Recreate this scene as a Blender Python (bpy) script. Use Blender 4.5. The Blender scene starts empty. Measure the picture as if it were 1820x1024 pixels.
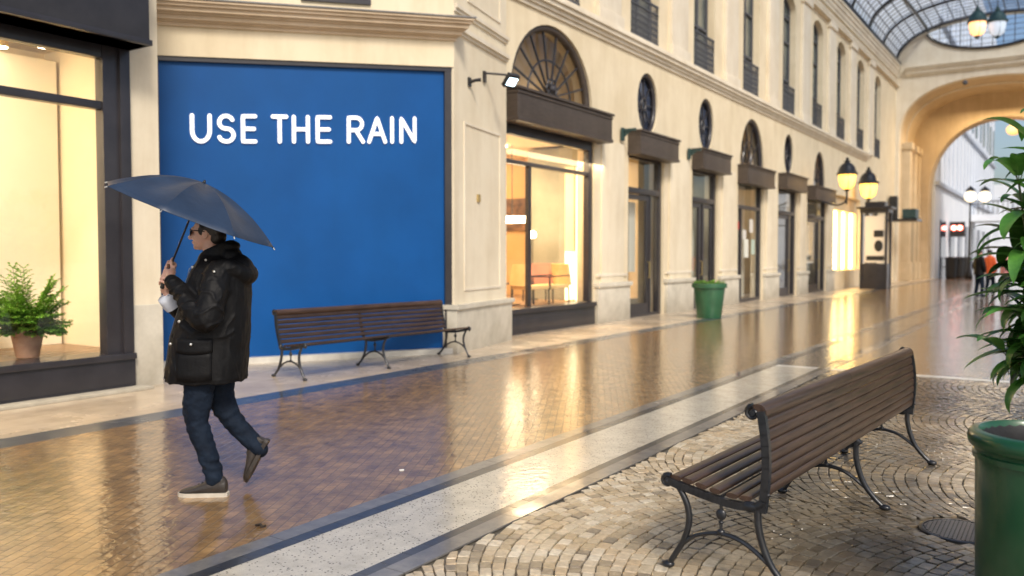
import bpy, bmesh, math, random
from mathutils import Vector, Matrix, noise
from mathutils.geometry import tessellate_polygon
R = math.radians
TH = R(33.5); CT, ST = math.cos(TH), math.sin(TH)
CH = 1.5; F = 1500.0
sc = bpy.context.scene
col = sc.collection
random.seed(7)

# ------------------------------------------------------------------ geometry helpers
def P(lat, d, z=0.0):
    """point from distance right of / in front of the standing point"""
    return Vector((lat*CT - d*ST, lat*ST + d*CT, z))

class MB:
    def __init__(s): s.v = []; s.f = []
    def add(s, vs, fs):
        o = len(s.v); s.v += [Vector(v) for v in vs]; s.f += [[i+o for i in f] for f in fs]; return s
    def box(s, x0, x1, y0, y1, z0, z1, bev=0.0):
        if x0 > x1: x0, x1 = x1, x0
        if y0 > y1: y0, y1 = y1, y0
        if z0 > z1: z0, z1 = z1, z0
        if bev <= 0:
            vs = [(x, y, z) for z in (z0, z1) for x, y in ((x0,y0),(x1,y0),(x1,y1),(x0,y1))]
            return s.add(vs, [(0,3,2,1),(4,5,6,7),(0,1,5,4),(1,2,6,5),(2,3,7,6),(3,0,4,7)])
        bm = bmesh.new(); bmesh.ops.create_cube(bm, size=1)
        for v in bm.verts:
            v.co = Vector(((x0+x1)/2+v.co.x*(x1-x0), (y0+y1)/2+v.co.y*(y1-y0), (z0+z1)/2+v.co.z*(z1-z0)))
        bmesh.ops.bevel(bm, geom=list(bm.edges), offset=bev, segments=2, affect='EDGES', profile=.7)
        bm.verts.index_update()
        s.add([v.co.copy() for v in bm.verts], [[v.index for v in f.verts] for f in bm.faces]); bm.free(); return s
    def obox(s, c, ax, ay, az, hx, hy, hz):
        """oriented box: centre, three unit axes, three half sizes"""
        c, ax, ay, az = map(Vector, (c, ax, ay, az)); vs = []
        for k in (-1, 1):
            for i, j in ((-1,-1),(1,-1),(1,1),(-1,1)): vs.append(c+ax*hx*i+ay*hy*j+az*hz*k)
        return s.add(vs, [(0,3,2,1),(4,5,6,7),(0,1,5,4),(1,2,6,5),(2,3,7,6),(3,0,4,7)])
    def beam(s, a, b, w, h, up=(0,0,1)):
        a, b = Vector(a), Vector(b); d = b-a; L = d.length; d.normalize()
        sd = d.cross(Vector(up)).normalized(); u = sd.cross(d)
        return s.obox((a+b)/2, d, sd, u, L/2, w/2, h/2)
    def tube(s, pts, r, n=10, cap=True, closed=False):
        pts = [Vector(p) for p in pts]
        if not hasattr(r, '__len__'): r = [r]*len(pts)
        t0 = (pts[1]-pts[0]).normalized()
        up = Vector((0,0,1)) if abs(t0.z) < .9 else Vector((1,0,0))
        nrm = t0.cross(up).normalized(); o = len(s.v); m = len(pts)
        for i, p in enumerate(pts):
            if closed: t = pts[(i+1) % m]-pts[i-1]
            else: t = pts[min(i+1, m-1)]-pts[max(i-1, 0)]
            t.normalize(); nrm = (nrm-t*nrm.dot(t)).normalized(); b = t.cross(nrm)
            for k in range(n):
                a = 2*math.pi*k/n; s.v.append(p+(nrm*math.cos(a)+b*math.sin(a))*r[i])
        rng = m if closed else m-1
        for i in range(rng):
            j = (i+1) % m
            for k in range(n):
                s.f.append([o+i*n+k, o+i*n+(k+1) % n, o+j*n+(k+1) % n, o+j*n+k])
        if cap and not closed:
            s.f.append([o+k for k in range(n)][::-1]); s.f.append([o+(m-1)*n+k for k in range(n)])
        return s
    def lathe(s, c, prof, n=32, capb=True, capt=False):
        """profile of (radius, z) turned about a vertical axis through c"""
        c = Vector(c); o = len(s.v); m = len(prof)
        for r, z in prof:
            for k in range(n):
                a = 2*math.pi*k/n; s.v.append(c+Vector((r*math.cos(a), r*math.sin(a), z)))
        for i in range(m-1):
            for k in range(n):
                s.f.append([o+i*n+k, o+i*n+(k+1) % n, o+(i+1)*n+(k+1) % n, o+(i+1)*n+k])
        if capb: s.f.append([o+k for k in range(n)][::-1])
        if capt: s.f.append([o+(m-1)*n+k for k in range(n)])
        return s
    def prism(s, prof, a, b, frame):
        """2D profile swept from parameter a to b; frame(u, v, t) gives the point"""
        n = len(prof); vs = [frame(u, v, a) for u, v in prof]+[frame(u, v, b) for u, v in prof]
        fs = [[i, (i+1) % n, n+(i+1) % n, n+i] for i in range(n)]+[list(range(n))[::-1], [n+i for i in range(n)]]
        return s.add(vs, fs)
    def ring_loft(s, rings, cap=True):
        o = len(s.v); n = len(rings[0])
        for r in rings: s.v += [Vector(p) for p in r]
        for i in range(len(rings)-1):
            for k in range(n): s.f.append([o+i*n+k, o+i*n+(k+1) % n, o+(i+1)*n+(k+1) % n, o+(i+1)*n+k])
        if cap: s.f.append([o+k for k in range(n)][::-1]); s.f.append([o+(len(rings)-1)*n+k for k in range(n)])
        return s
    def ball(s, c, r, n=14, m=9, rot=None):
        c = Vector(c); rr = r if hasattr(r, '__len__') else (r, r, r); rings = []
        for i in range(m+1):
            ph = -math.pi/2+math.pi*(i+.02)/(m+.04)
            ring = []
            for k in range(n):
                a = 2*math.pi*k/n
                p = Vector((rr[0]*math.cos(ph)*math.cos(a), rr[1]*math.cos(ph)*math.sin(a), rr[2]*math.sin(ph)))
                if rot: p = rot @ p
                ring.append(c+p)
            rings.append(ring)
        return s.ring_loft(rings)
    def wall(s, outer, holes, fr, depth, back=False):
        """flat wall with holes; fr(a, z, depth) maps to space; reveals run back by depth"""
        loops = [outer]+holes
        flat = [p for l in loops for p in l]
        tris = tessellate_polygon([[Vector((a, z, 0)) for a, z in l] for l in loops])
        o = len(s.v); s.v += [Vector(fr(a, z, 0)) for a, z in flat]; s.f += [[o+i for i in t] for t in tris]
        k = 0
        for l in loops:
            n = len(l); o2 = len(s.v)
            s.v += [Vector(fr(a, z, 0)) for a, z in l]+[Vector(fr(a, z, depth)) for a, z in l]
            s.f += [[o2+i, o2+(i+1) % n, o2+n+(i+1) % n, o2+n+i] for i in range(n)]
        if back:
            o = len(s.v); s.v += [Vector(fr(a, z, depth)) for a, z in flat]; s.f += [[o+i for i in t] for t in tris]
        return s
    def build(s, name, mat, parent=None, world=True, smooth=False, autos=None, recalc=True):
        me = bpy.data.meshes.new(name)
        off = parent_org(parent) if (parent is not None and world) else Vector((0,0,0))
        me.from_pydata([tuple(v-off) for v in s.v], [], s.f); me.update()
        if recalc:
            bm = bmesh.new(); bm.from_mesh(me); bmesh.ops.recalc_face_normals(bm, faces=bm.faces); bm.to_mesh(me); bm.free()
        o = bpy.data.objects.new(name, me); col.objects.link(o)
        if mat: me.materials.append(mat)
        if parent is not None: o.parent = parent
        if autos is not None: smooth = True
        if smooth: me.polygons.foreach_set('use_smooth', [True]*len(me.polygons))
        if autos is not None:
            bm = bmesh.new(); bm.from_mesh(me)
            for e in bm.edges:
                if len(e.link_faces) == 2 and e.calc_face_angle(0) > R(autos): e.smooth = False
            bm.to_mesh(me); bm.free()
        return o

def parent_org(p):
    v = Vector((0,0,0))
    while p is not None: v += p.location; p = p.parent
    return v
def tag(o, label=None, cat=None, group=None, kind=None):
    for k, v in (('label', label), ('category', cat), ('group', group), ('kind', kind)):
        if v: o[k] = v
    return o
def thing(name, label, cat, loc=(0,0,0), rz=0, group=None):
    o = bpy.data.objects.new(name, None); col.objects.link(o); o.location = loc; o.rotation_euler.z = rz
    o.empty_display_size = .1
    return tag(o, label, cat, group)
def dup(o, loc=None, rz=None, parent=None, label=None):
    c = o.copy(); col.objects.link(c); c.parent = parent
    if loc is not None: c.location = loc
    if rz is not None: c.rotation_euler.z = rz
    if label: c['label'] = label
    for ch in list(o.children): dup(ch, parent=c)
    return c
def arc(cx, cz, rx, rz, a0, a1, n):
    return [(cx+rx*math.cos(R(a0+(a1-a0)*i/n)), cz+rz*math.sin(R(a0+(a1-a0)*i/n))) for i in range(n+1)]
def spline(pts, n=6):
    pts = [Vector(p) for p in pts]; out = []
    for i in range(len(pts)-1):
        p0 = pts[max(i-1, 0)]; p1 = pts[i]; p2 = pts[i+1]; p3 = pts[min(i+2, len(pts)-1)]
        for k in range(n):
            t = k/n
            out.append(.5*((2*p1)+(p2-p0)*t+(2*p0-5*p1+4*p2-p3)*t*t+(3*p1-p0-3*p2+p3)*t**3))
    out.append(pts[-1]); return out
def lerpr(rs, n=6):
    out = []
    for i in range(len(rs)-1):
        for k in range(n): out.append(rs[i]+(rs[i+1]-rs[i])*k/n)
    out.append(rs[-1]); return out

# ------------------------------------------------------------------ materials
def nt(name):
    m = bpy.data.materials.new(name); m.use_nodes = True; t = m.node_tree; b = t.nodes['Principled BSDF']
    return m, t, b
def N(t, kind, **kw):
    n = t.nodes.new(kind)
    for k, v in kw.items():
        if k in n.inputs.keys(): n.inputs[k].default_value = v
        else: setattr(n, k, v)
    return n
def setin(b, **kw):
    for k, v in kw.items():
        k = k.replace('_', ' ')
        b.inputs[k].default_value = v
def c4(c): return (c[0], c[1], c[2], 1)
def pos(t, scale=(1,1,1), rot=(0,0,0), obj=False):
    g = t.nodes.new('ShaderNodeTexCoord'); m = t.nodes.new('ShaderNodeMapping')
    m.inputs['Scale'].default_value = scale; m.inputs['Rotation'].default_value = rot
    t.links.new(g.outputs['Object'], m.inputs['Vector']); return m.outputs['Vector']
def noise_mat(name, c1, c2, scale=3, rough=.6, bump=.1, bscale=60, stretch=(1,1,1), metal=0, coat=0, detail=6, spec=None, sheen=0, dist=.01, cr=.1):
    m, t, b = nt(name); v = pos(t, stretch)
    n = N(t, 'ShaderNodeTexNoise', Scale=scale, Detail=detail, Roughness=.6); t.links.new(v, n.inputs['Vector'])
    r = N(t, 'ShaderNodeValToRGB'); r.color_ramp.elements[0].position = .32; r.color_ramp.elements[1].position = .68
    r.color_ramp.elements[0].color = c4(c1); r.color_ramp.elements[1].color = c4(c2)
    t.links.new(n.outputs['Fac'], r.inputs['Fac']); t.links.new(r.outputs['Color'], b.inputs['Base Color'])
    setin(b, Roughness=rough, Metallic=metal, Coat_Weight=coat, Coat_Roughness=cr)
    if spec is not None: b.inputs['Specular IOR Level'].default_value = spec
    if sheen: b.inputs['Sheen Weight'].default_value = sheen
    if bump:
        n2 = N(t, 'ShaderNodeTexNoise', Scale=bscale, Detail=4); t.links.new(v, n2.inputs['Vector'])
        bu = N(t, 'ShaderNodeBump', Strength=bump, Distance=dist); t.links.new(n2.outputs['Fac'], bu.inputs['Height'])
        t.links.new(bu.outputs['Normal'], b.inputs['Normal'])
    return m
def emit_mat(name, c, s, base=(.8,.8,.8)):
    m, t, b = nt(name); setin(b, Base_Color=c4(base), Emission_Color=c4(c), Emission_Strength=s, Roughness=.5); return m
def glass_mat(name, tint=(1,1,1), ior=1.5, rough=0.0):
    m, t, b = nt(name); t.nodes.remove(b)
    o = [n for n in t.nodes if n.type == 'OUTPUT_MATERIAL'][0]
    tr = N(t, 'ShaderNodeBsdfTransparent', Color=c4(tint)); gl = N(t, 'ShaderNodeBsdfGlossy', Roughness=rough, Color=(1,1,1,1))
    lw = N(t, 'ShaderNodeLayerWeight', Blend=.5); pw = N(t, 'ShaderNodeMath', operation='POWER'); pw.inputs[1].default_value = 5.0
    t.links.new(lw.outputs['Facing'], pw.inputs[0]); f0 = ((ior-1)/(ior+1))**2
    fr = N(t, 'ShaderNodeMath', operation='MULTIPLY_ADD'); fr.inputs[1].default_value = 1-f0; fr.inputs[2].default_value = f0; t.links.new(pw.outputs[0], fr.inputs[0])
    mx = t.nodes.new('ShaderNodeMixShader')
    t.links.new(fr.outputs[0], mx.inputs[0]); t.links.new(tr.outputs[0], mx.inputs[1]); t.links.new(gl.outputs[0], mx.inputs[2])
    t.links.new(mx.outputs[0], o.inputs[0]); return m

def wet(t, b, base_bump_out=None, rough_lo=.06, rough_hi=.3, ripple=.08, rscale=9, seedv=0, stretch=(1,1,1), coat=1.0, ior=1.6):
    """rain film: patchy water over the paving"""
    v = pos(t, stretch)
    n = N(t, 'ShaderNodeTexNoise', Scale=.9, Detail=5, Roughness=.6); t.links.new(v, n.inputs['Vector'])
    mr = N(t, 'ShaderNodeMapRange'); mr.inputs['From Min'].default_value = .38; mr.inputs['From Max'].default_value = .66
    mr.inputs['To Min'].default_value = rough_lo; mr.inputs['To Max'].default_value = rough_hi
    t.links.new(n.outputs['Fac'], mr.inputs['Value']); t.links.new(mr.outputs[0], b.inputs['Coat Roughness'])
    rp = N(t, 'ShaderNodeTexNoise', Scale=rscale, Detail=3, Roughness=.55); t.links.new(v, rp.inputs['Vector'])
    bu = N(t, 'ShaderNodeBump', Strength=ripple, Distance=.02); t.links.new(rp.outputs['Fac'], bu.inputs['Height'])
    if base_bump_out is not None: t.links.new(base_bump_out, bu.inputs['Normal'])
    t.links.new(bu.outputs['Normal'], b.inputs['Coat Normal'])
    setin(b, Coat_Weight=coat, Coat_IOR=ior)

def stone_ramp(t, v, c1, c2, scale):
    n = N(t, 'ShaderNodeTexNoise', Scale=scale, Detail=8, Roughness=.65); t.links.new(v, n.inputs['Vector'])
    r = N(t, 'ShaderNodeValToRGB'); r.color_ramp.elements[0].position = .3; r.color_ramp.elements[1].position = .7
    r.color_ramp.elements[0].color = c4(c1); r.color_ramp.elements[1].color = c4(c2)
    t.links.new(n.outputs['Fac'], r.inputs['Fac']); return r.outputs['Color'], n.outputs['Fac']

def slab_mat(name, c1, c2, joint, bw, bh, mort=.006, rot=0, scale=4, rlo=.1, rhi=.35, ripple=.05, fine=.3, coat=1.0, rough=.5, rscale=9, ior=1.6):
    m, t, b = nt(name); v = pos(t, rot=(0,0,rot))
    cc, nf = stone_ramp(t, v, c1, c2, scale)
    br = N(t, 'ShaderNodeTexBrick', Scale=1.0); br.inputs['Brick Width'].default_value = bw; br.inputs['Row Height'].default_value = bh
    br.inputs['Mortar Size'].default_value = mort; br.inputs['Mortar Smooth'].default_value = .3; br.inputs['Bias'].default_value = 0
    br.inputs['Color1'].default_value = (.72,.72,.72,1); br.inputs['Color2'].default_value = (1.15,1.15,1.15,1); br.inputs['Mortar'].default_value = (.35,.33,.3,1)
    vn = N(t, 'ShaderNodeTexNoise', Scale=2.2, Detail=2); t.links.new(v, vn.inputs['Vector'])
    va = N(t, 'ShaderNodeVectorMath', operation='MULTIPLY_ADD'); va.inputs[1].default_value = (.012,.012,0)
    t.links.new(vn.outputs['Color'], va.inputs[0]); t.links.new(v, va.inputs[2]); t.links.new(va.outputs[0], br.inputs['Vector'])
    mx = N(t, 'ShaderNodeMix', data_type='RGBA', blend_type='MULTIPLY'); mx.inputs[0].default_value = joint
    t.links.new(cc, mx.inputs[6]); t.links.new(br.outputs['Color'], mx.inputs[7]); t.links.new(mx.outputs[2], b.inputs['Base Color'])
    b1 = N(t, 'ShaderNodeBump', Strength=.35, Distance=.004); b1.invert = True; t.links.new(br.outputs['Fac'], b1.inputs['Height'])
    n2 = N(t, 'ShaderNodeTexNoise', Scale=45, Detail=5); t.links.new(v, n2.inputs['Vector'])
    b2 = N(t, 'ShaderNodeBump', Strength=fine, Distance=.002); t.links.new(n2.outputs['Fac'], b2.inputs['Height']); t.links.new(b1.outputs[0], b2.inputs['Normal'])
    t.links.new(b2.outputs[0], b.inputs['Normal']); setin(b, Roughness=rough)
    wet(t, b, b1.outputs[0], rlo, rhi, ripple, rscale=rscale, coat=coat, ior=ior); return m

M = {}
M['stucco'] = noise_mat('cream_stucco', (.77,.665,.47), (.81,.705,.515), 1.3, .8, .12, 80)
M['stucco_pale'] = noise_mat('pale_stucco', (.77,.68,.51), (.81,.725,.56), 1.5, .8, .1, 80)
M['stucco_trim'] = noise_mat('trim_stucco', (.76,.68,.54), (.80,.73,.60), 2, .75, .08, 90)
M['cornice_tan'] = noise_mat('tan_cornice', (.66,.52,.36), (.72,.58,.42), 2, .7, .08, 90)
def age(m, amt=.8, lo=.85):
    """rain streaks and patchy old paint over a plaster"""
    t = m.node_tree; b = t.nodes['Principled BSDF']; src = b.inputs['Base Color'].links[0].from_socket
    v1 = pos(t, (1.6,1.6,.22)); v2 = pos(t)
    a = N(t, 'ShaderNodeTexNoise', Scale=1.6, Detail=8, Roughness=.65); t.links.new(v1, a.inputs['Vector'])
    c = N(t, 'ShaderNodeTexNoise', Scale=.7, Detail=10, Roughness=.7); t.links.new(v2, c.inputs['Vector'])
    ad = N(t, 'ShaderNodeMath', operation='ADD'); t.links.new(a.outputs['Fac'], ad.inputs[0]); t.links.new(c.outputs['Fac'], ad.inputs[1])
    r = N(t, 'ShaderNodeValToRGB'); e = r.color_ramp.elements; e[0].position = .40; e[1].position = .56; e[0].color = (lo, lo*.965, lo*.91, 1); e[1].color = (1,1,1,1)
    h = N(t, 'ShaderNodeMath', operation='MULTIPLY'); h.inputs[1].default_value = .5; t.links.new(ad.outputs[0], h.inputs[0]); t.links.new(h.outputs[0], r.inputs['Fac'])
    mx = N(t, 'ShaderNodeMix', data_type='RGBA', blend_type='MULTIPLY'); mx.inputs[0].default_value = amt
    t.links.new(src, mx.inputs[6]); t.links.new(r.outputs[0], mx.inputs[7]); t.links.new(mx.outputs[2], b.inputs['Base Color'])
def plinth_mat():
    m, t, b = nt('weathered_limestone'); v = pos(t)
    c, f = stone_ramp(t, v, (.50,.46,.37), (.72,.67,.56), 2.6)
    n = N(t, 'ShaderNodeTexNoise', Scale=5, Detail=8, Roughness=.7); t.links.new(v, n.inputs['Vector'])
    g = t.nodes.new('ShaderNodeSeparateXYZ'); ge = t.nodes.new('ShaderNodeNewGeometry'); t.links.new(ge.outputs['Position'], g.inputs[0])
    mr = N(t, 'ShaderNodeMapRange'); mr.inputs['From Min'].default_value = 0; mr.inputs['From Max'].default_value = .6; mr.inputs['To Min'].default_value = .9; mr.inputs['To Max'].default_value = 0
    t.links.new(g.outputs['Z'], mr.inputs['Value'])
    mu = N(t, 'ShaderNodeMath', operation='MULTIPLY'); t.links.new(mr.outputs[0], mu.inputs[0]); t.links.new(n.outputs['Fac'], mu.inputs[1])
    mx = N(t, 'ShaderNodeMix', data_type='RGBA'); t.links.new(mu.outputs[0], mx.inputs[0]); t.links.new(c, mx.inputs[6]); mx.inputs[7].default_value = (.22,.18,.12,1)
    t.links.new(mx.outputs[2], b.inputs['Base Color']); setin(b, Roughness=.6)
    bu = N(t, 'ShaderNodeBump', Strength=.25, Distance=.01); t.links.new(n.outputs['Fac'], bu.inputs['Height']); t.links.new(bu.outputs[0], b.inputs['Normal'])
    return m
M['plinth'] = plinth_mat()
M['ochre'] = noise_mat('ochre_plaster', (.62,.49,.31), (.70,.56,.37), 1.2, .8, .1, 60)
M['dark_frame'] = noise_mat('dark_painted_metal', (.022,.020,.024), (.034,.031,.036), 4, .35, .05, 60, coat=.2)
M['bronze'] = noise_mat('brown_shutter_metal', (.060,.046,.037), (.088,.068,.055), 5, .45, .1, 40, stretch=(1,1,6))
M['glass'] = glass_mat('window_glass')
M['roof_glass'] = glass_mat('roof_glass', (.84,.91,1.0), 1.35)
M['iron'] = noise_mat('black_cast_iron', (.012,.013,.016), (.028,.030,.035), 20, .33, .25, 120, metal=.3, coat=.4, dist=.003)
M['rail_iron'] = noise_mat('grey_wrought_iron', (.06,.065,.075), (.10,.105,.12), 20, .5, .2, 120)
M['blue'] = noise_mat('blue_hoarding_paint', (.000,.066,.25), (.001,.080,.30), 1.1, .45, .10, 150, spec=.25)
M['white_letter'] = emit_mat('white_glow_letter', (1,1,1), .55, (.9,.9,.9))  # weak glow added to the white lettering to keep it bright
M['white_stone'] = noise_mat('white_kerb_stone', (.55,.53,.48), (.7,.68,.62), 6, .4, .1, 60, coat=.5)
M['lampglow'] = emit_mat('warm_lamp_glow', (1,.52,.07), 2.6, (.8,.6,.3))
M['lampglow_soft'] = emit_mat('amber_lamp_glow', (1,.42,.07), 1.0)
M['spot'] = emit_mat('downlight_glow', (1,.80,.50), 22)
M['window_lit'] = emit_mat('lit_shop_window', (1,.66,.20), 7)
M['cold_led'] = emit_mat('cold_floodlight', (.6,.85,1), 6)
M['verdigris'] = noise_mat('green_patina_metal', (.02,.05,.055), (.05,.10,.10), 12, .4, .1, 60, metal=.3)
M['brass'] = noise_mat('brass_plate', (.5,.38,.16), (.62,.48,.22), 12, .35, .1, 60, metal=.8)
M['terracotta'] = noise_mat('terracotta', (.30,.17,.11), (.40,.24,.16), 8, .75, .15, 60)
M['soil'] = noise_mat('soil', (.02,.014,.01), (.05,.035,.02), 30, .9, .6, 60)
M['green_pot'] = noise_mat('green_planter_plastic', (.022,.10,.045), (.034,.135,.062), 4, .4, .1, 60, coat=.2)
M['green_bin'] = noise_mat('dark_green_enamel', (.006,.062,.022), (.012,.088,.034), 3, .3, .04, 14, coat=.35, dist=.02, stretch=(1,1,.4))
M['black'] = noise_mat('black_plastic', (.012,.012,.013), (.022,.022,.024), 9, .5, .1, 60)

age(M['blue'], .5, .94)
age(M['green_pot'], .8, .6); age(M['bronze'], .8, .65)
for k in ('stucco','stucco_pale','stucco_trim','cornice_tan','ochre'): age(M[k])
def wood_mat():
    m, t, b = nt('brown_varnished_wood'); v = pos(t, (14, 1.2, 14))
    c, f = stone_ramp(t, v, (.028,.015,.010), (.085,.048,.031), 3.0)
    oi = t.nodes.new('ShaderNodeNewGeometry')
    hs = N(t, 'ShaderNodeHueSaturation'); mr = N(t, 'ShaderNodeMapRange'); mr.inputs['To Min'].default_value = .75; mr.inputs['To Max'].default_value = 1.25
    t.links.new(oi.outputs['Random Per Island'], mr.inputs['Value']); t.links.new(mr.outputs[0], hs.inputs['Value']); t.links.new(c, hs.inputs['Color'])
    t.links.new(hs.outputs[0], b.inputs['Base Color'])
    bu = N(t, 'ShaderNodeBump', Strength=.12, Distance=.003); t.links.new(f, bu.inputs['Height']); t.links.new(bu.outputs[0], b.inputs['Normal'])
    d = N(t, 'ShaderNodeTexNoise', Scale=160, Detail=2); v2 = pos(t); t.links.new(v2, d.inputs['Vector'])
    b2 = N(t, 'ShaderNodeBump', Strength=.05, Distance=.002); t.links.new(d.outputs['Fac'], b2.inputs['Height']); t.links.new(b2.outputs[0], b.inputs['Coat Normal'])
    setin(b, Roughness=.45, Coat_Weight=.4, Coat_Roughness=.16, Specular_IOR_Level=.3); return m
M['wood'] = wood_mat()

def leaf_mat(name, c1, c2, trans=.25, rough=.35):
    m, t, b = nt(name); v = pos(t); c, f = stone_ramp(t, v, c1, c2, 6)
    oi = t.nodes.new('ShaderNodeNewGeometry'); hs = N(t, 'ShaderNodeHueSaturation'); mr = N(t, 'ShaderNodeMapRange')
    mr.inputs['To Min'].default_value = .45; mr.inputs['To Max'].default_value = 1.5
    t.links.new(oi.outputs['Random Per Island'], mr.inputs['Value']); t.links.new(mr.outputs[0], hs.inputs['Value']); t.links.new(c, hs.inputs['Color'])
    t.links.new(hs.outputs[0], b.inputs['Base Color']); setin(b, Roughness=rough, Coat_Weight=.3, Coat_Roughness=.2)
    o = [n for n in t.nodes if n.type == 'OUTPUT_MATERIAL'][0]
    tl = t.nodes.new('ShaderNodeBsdfTranslucent'); t.links.new(hs.outputs[0], tl.inputs['Color'])
    mx = N(t, 'ShaderNodeMixShader'); mx.inputs[0].default_value = trans
    t.links.new(b.outputs[0], mx.inputs[1]); t.links.new(tl.outputs[0], mx.inputs[2]); t.links.new(mx.outputs[0], o.inputs[0]); return m
M['leaf'] = leaf_mat('glossy_green_leaf', (.045,.17,.025), (.12,.33,.05))
M['fern'] = leaf_mat('bright_fern_leaf', (.12,.30,.03), (.28,.50,.07), .4, .5)
M['stem'] = noise_mat('green_stem', (.05,.08,.02), (.09,.11,.04), 10, .6, .1)

# ------------------------------------------------------------------ ground
def sheet(name, x0, x1, y0, y1, z, mat, th=.01):
    o = MB().box(x0, x1, y0, y1, z-th, z).build(name, mat, recalc=False); tag(o, kind='structure'); return o
GR = noise_mat('wet_subsoil_grout', (.10,.085,.065), (.17,.15,.115), 14, .6, .3, 80, coat=.5)
g = MB().add([(-150,-60,-.016),(150,-60,-.016),(150,600,-.016),(-150,600,-.016)], [(0,1,2,3)]).build('ground', GR); tag(g, kind='structure')
M['paver'] = slab_mat('wet_brown_pavers', (.13,.066,.022), (.46,.27,.10), .8, .15, .066, .005, R(62), 5.5, .01, .07, .17, .5, rscale=19, ior=1.85)
M['pave_far'] = slab_mat('wet_dark_pavers', (.12,.085,.06), (.26,.20,.14), .8, .16, .08, .005, R(8), 2.0, .02, .10, .2, .4, rscale=14, ior=1.9)
M['pavement'] = slab_mat('pale_pavement_slabs', (.42,.33,.23), (.60,.49,.36), .45, 1.1, .62, .006, R(90), 2.5, .12, .4, .05, .3, coat=.8)
M['granite'] = slab_mat('grey_granite', (.10,.10,.105), (.22,.205,.185), .6, 1.0, 50, .006, R(90), 9, .08, .3, .04, .3)
M['basalt'] = slab_mat('dark_basalt', (.014,.017,.024), (.04,.045,.055), .7, .16, 50, .005, R(90), 9, .10, .3, .04, .3)
M['stripe'] = slab_mat('slate_stripe', (.035,.045,.06), (.075,.085,.105), .4, 1.4, 50, .004, R(90), 7, .12, .35, .05, .3)
def terrazzo():
    m, t, b = nt('white_terrazzo'); v = pos(t)
    c, f = stone_ramp(t, v, (.46,.42,.34), (.68,.63,.52), 6)
    vo = N(t, 'ShaderNodeTexVoronoi', Scale=58); t.links.new(v, vo.inputs['Vector'])
    cr = N(t, 'ShaderNodeValToRGB'); cr.color_ramp.elements[0].position = .26; cr.color_ramp.elements[1].position = .34
    cr.color_ramp.elements[0].color = (1,1,1,1); cr.color_ramp.elements[1].color = (0,0,0,1); t.links.new(vo.outputs['Distance'], cr.inputs['Fac'])
    sx = t.nodes.new('ShaderNodeSeparateColor'); t.links.new(vo.outputs['Color'], sx.inputs[0])
    gt = N(t, 'ShaderNodeMath', operation='GREATER_THAN'); gt.inputs[1].default_value = .60; t.links.new(sx.outputs[0], gt.inputs[0])
    vo2 = N(t, 'ShaderNodeTexVoronoi', Scale=120); t.links.new(v, vo2.inputs['Vector'])
    cr2 = N(t, 'ShaderNodeMath', operation='LESS_THAN'); cr2.inputs[1].default_value = .22; t.links.new(vo2.outputs['Distance'], cr2.inputs[0])
    m1 = N(t, 'ShaderNodeMath', operation='MULTIPLY'); t.links.new(cr.outputs[0], m1.inputs[0]); t.links.new(gt.outputs[0], m1.inputs[1])
    m2 = N(t, 'ShaderNodeMath', operation='MULTIPLY'); m2.inputs[1].default_value = .4; t.links.new(cr2.outputs[0], m2.inputs[0])
    m3 = N(t, 'ShaderNodeMath', operation='MAXIMUM'); t.links.new(m1.outputs[0], m3.inputs[0]); t.links.new(m2.outputs[0], m3.inputs[1])
    mx = N(t, 'ShaderNodeMix', data_type='RGBA'); t.links.new(m3.outputs[0], mx.inputs[0]); t.links.new(c, mx.inputs[6]); mx.inputs[7].default_value = (.05,.045,.04,1)
    t.links.new(mx.outputs[2], b.inputs['Base Color']); setin(b, Roughness=.5)
    wet(t, b, None, .05, .22, .12, rscale=18, coat=.9); return m
M['terrazzo'] = terrazzo()
WX = -8.8            # arcade wall plane
sheet('pavement', -14, -7.28, -6, 62, 0, M['pavement'])
sheet('pavement_stripe', -7.28, -6.93, -6, 54, .001, M['stripe'])
sheet('paved_path', -6.93, -3.55, -6, 120, 0, M['paver'])
sheet('granite_band', -3.55, -3.43, -6, 50, .002, M['granite'])
sheet('basalt_band', -3.43, -3.34, -6, 50, .001, M['basalt'])
sheet('terrazzo_strip', -3.34, -2.79, -6, 11.55, 0, M['terrazzo'])
sheet('basalt_band', -2.79, -2.72, -6, 50, .001, M['basalt'])
sheet('granite_band', -2.72, -2.60, -6, 50, .002, M['granite'])
sheet('transverse_band', -3.34, 3, 11.55, 11.72, .0, M['white_stone'])
sheet('paved_path', -3.34, 8, 11.72, 120, -.002, M['pave_far'])
sheet('street', -14, -6.93, 62, 300, -.001, M['pave_far'])
sheet('granite_band', -6.93, 3, 54.0, 54.6, .003, M['granite'])

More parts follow.
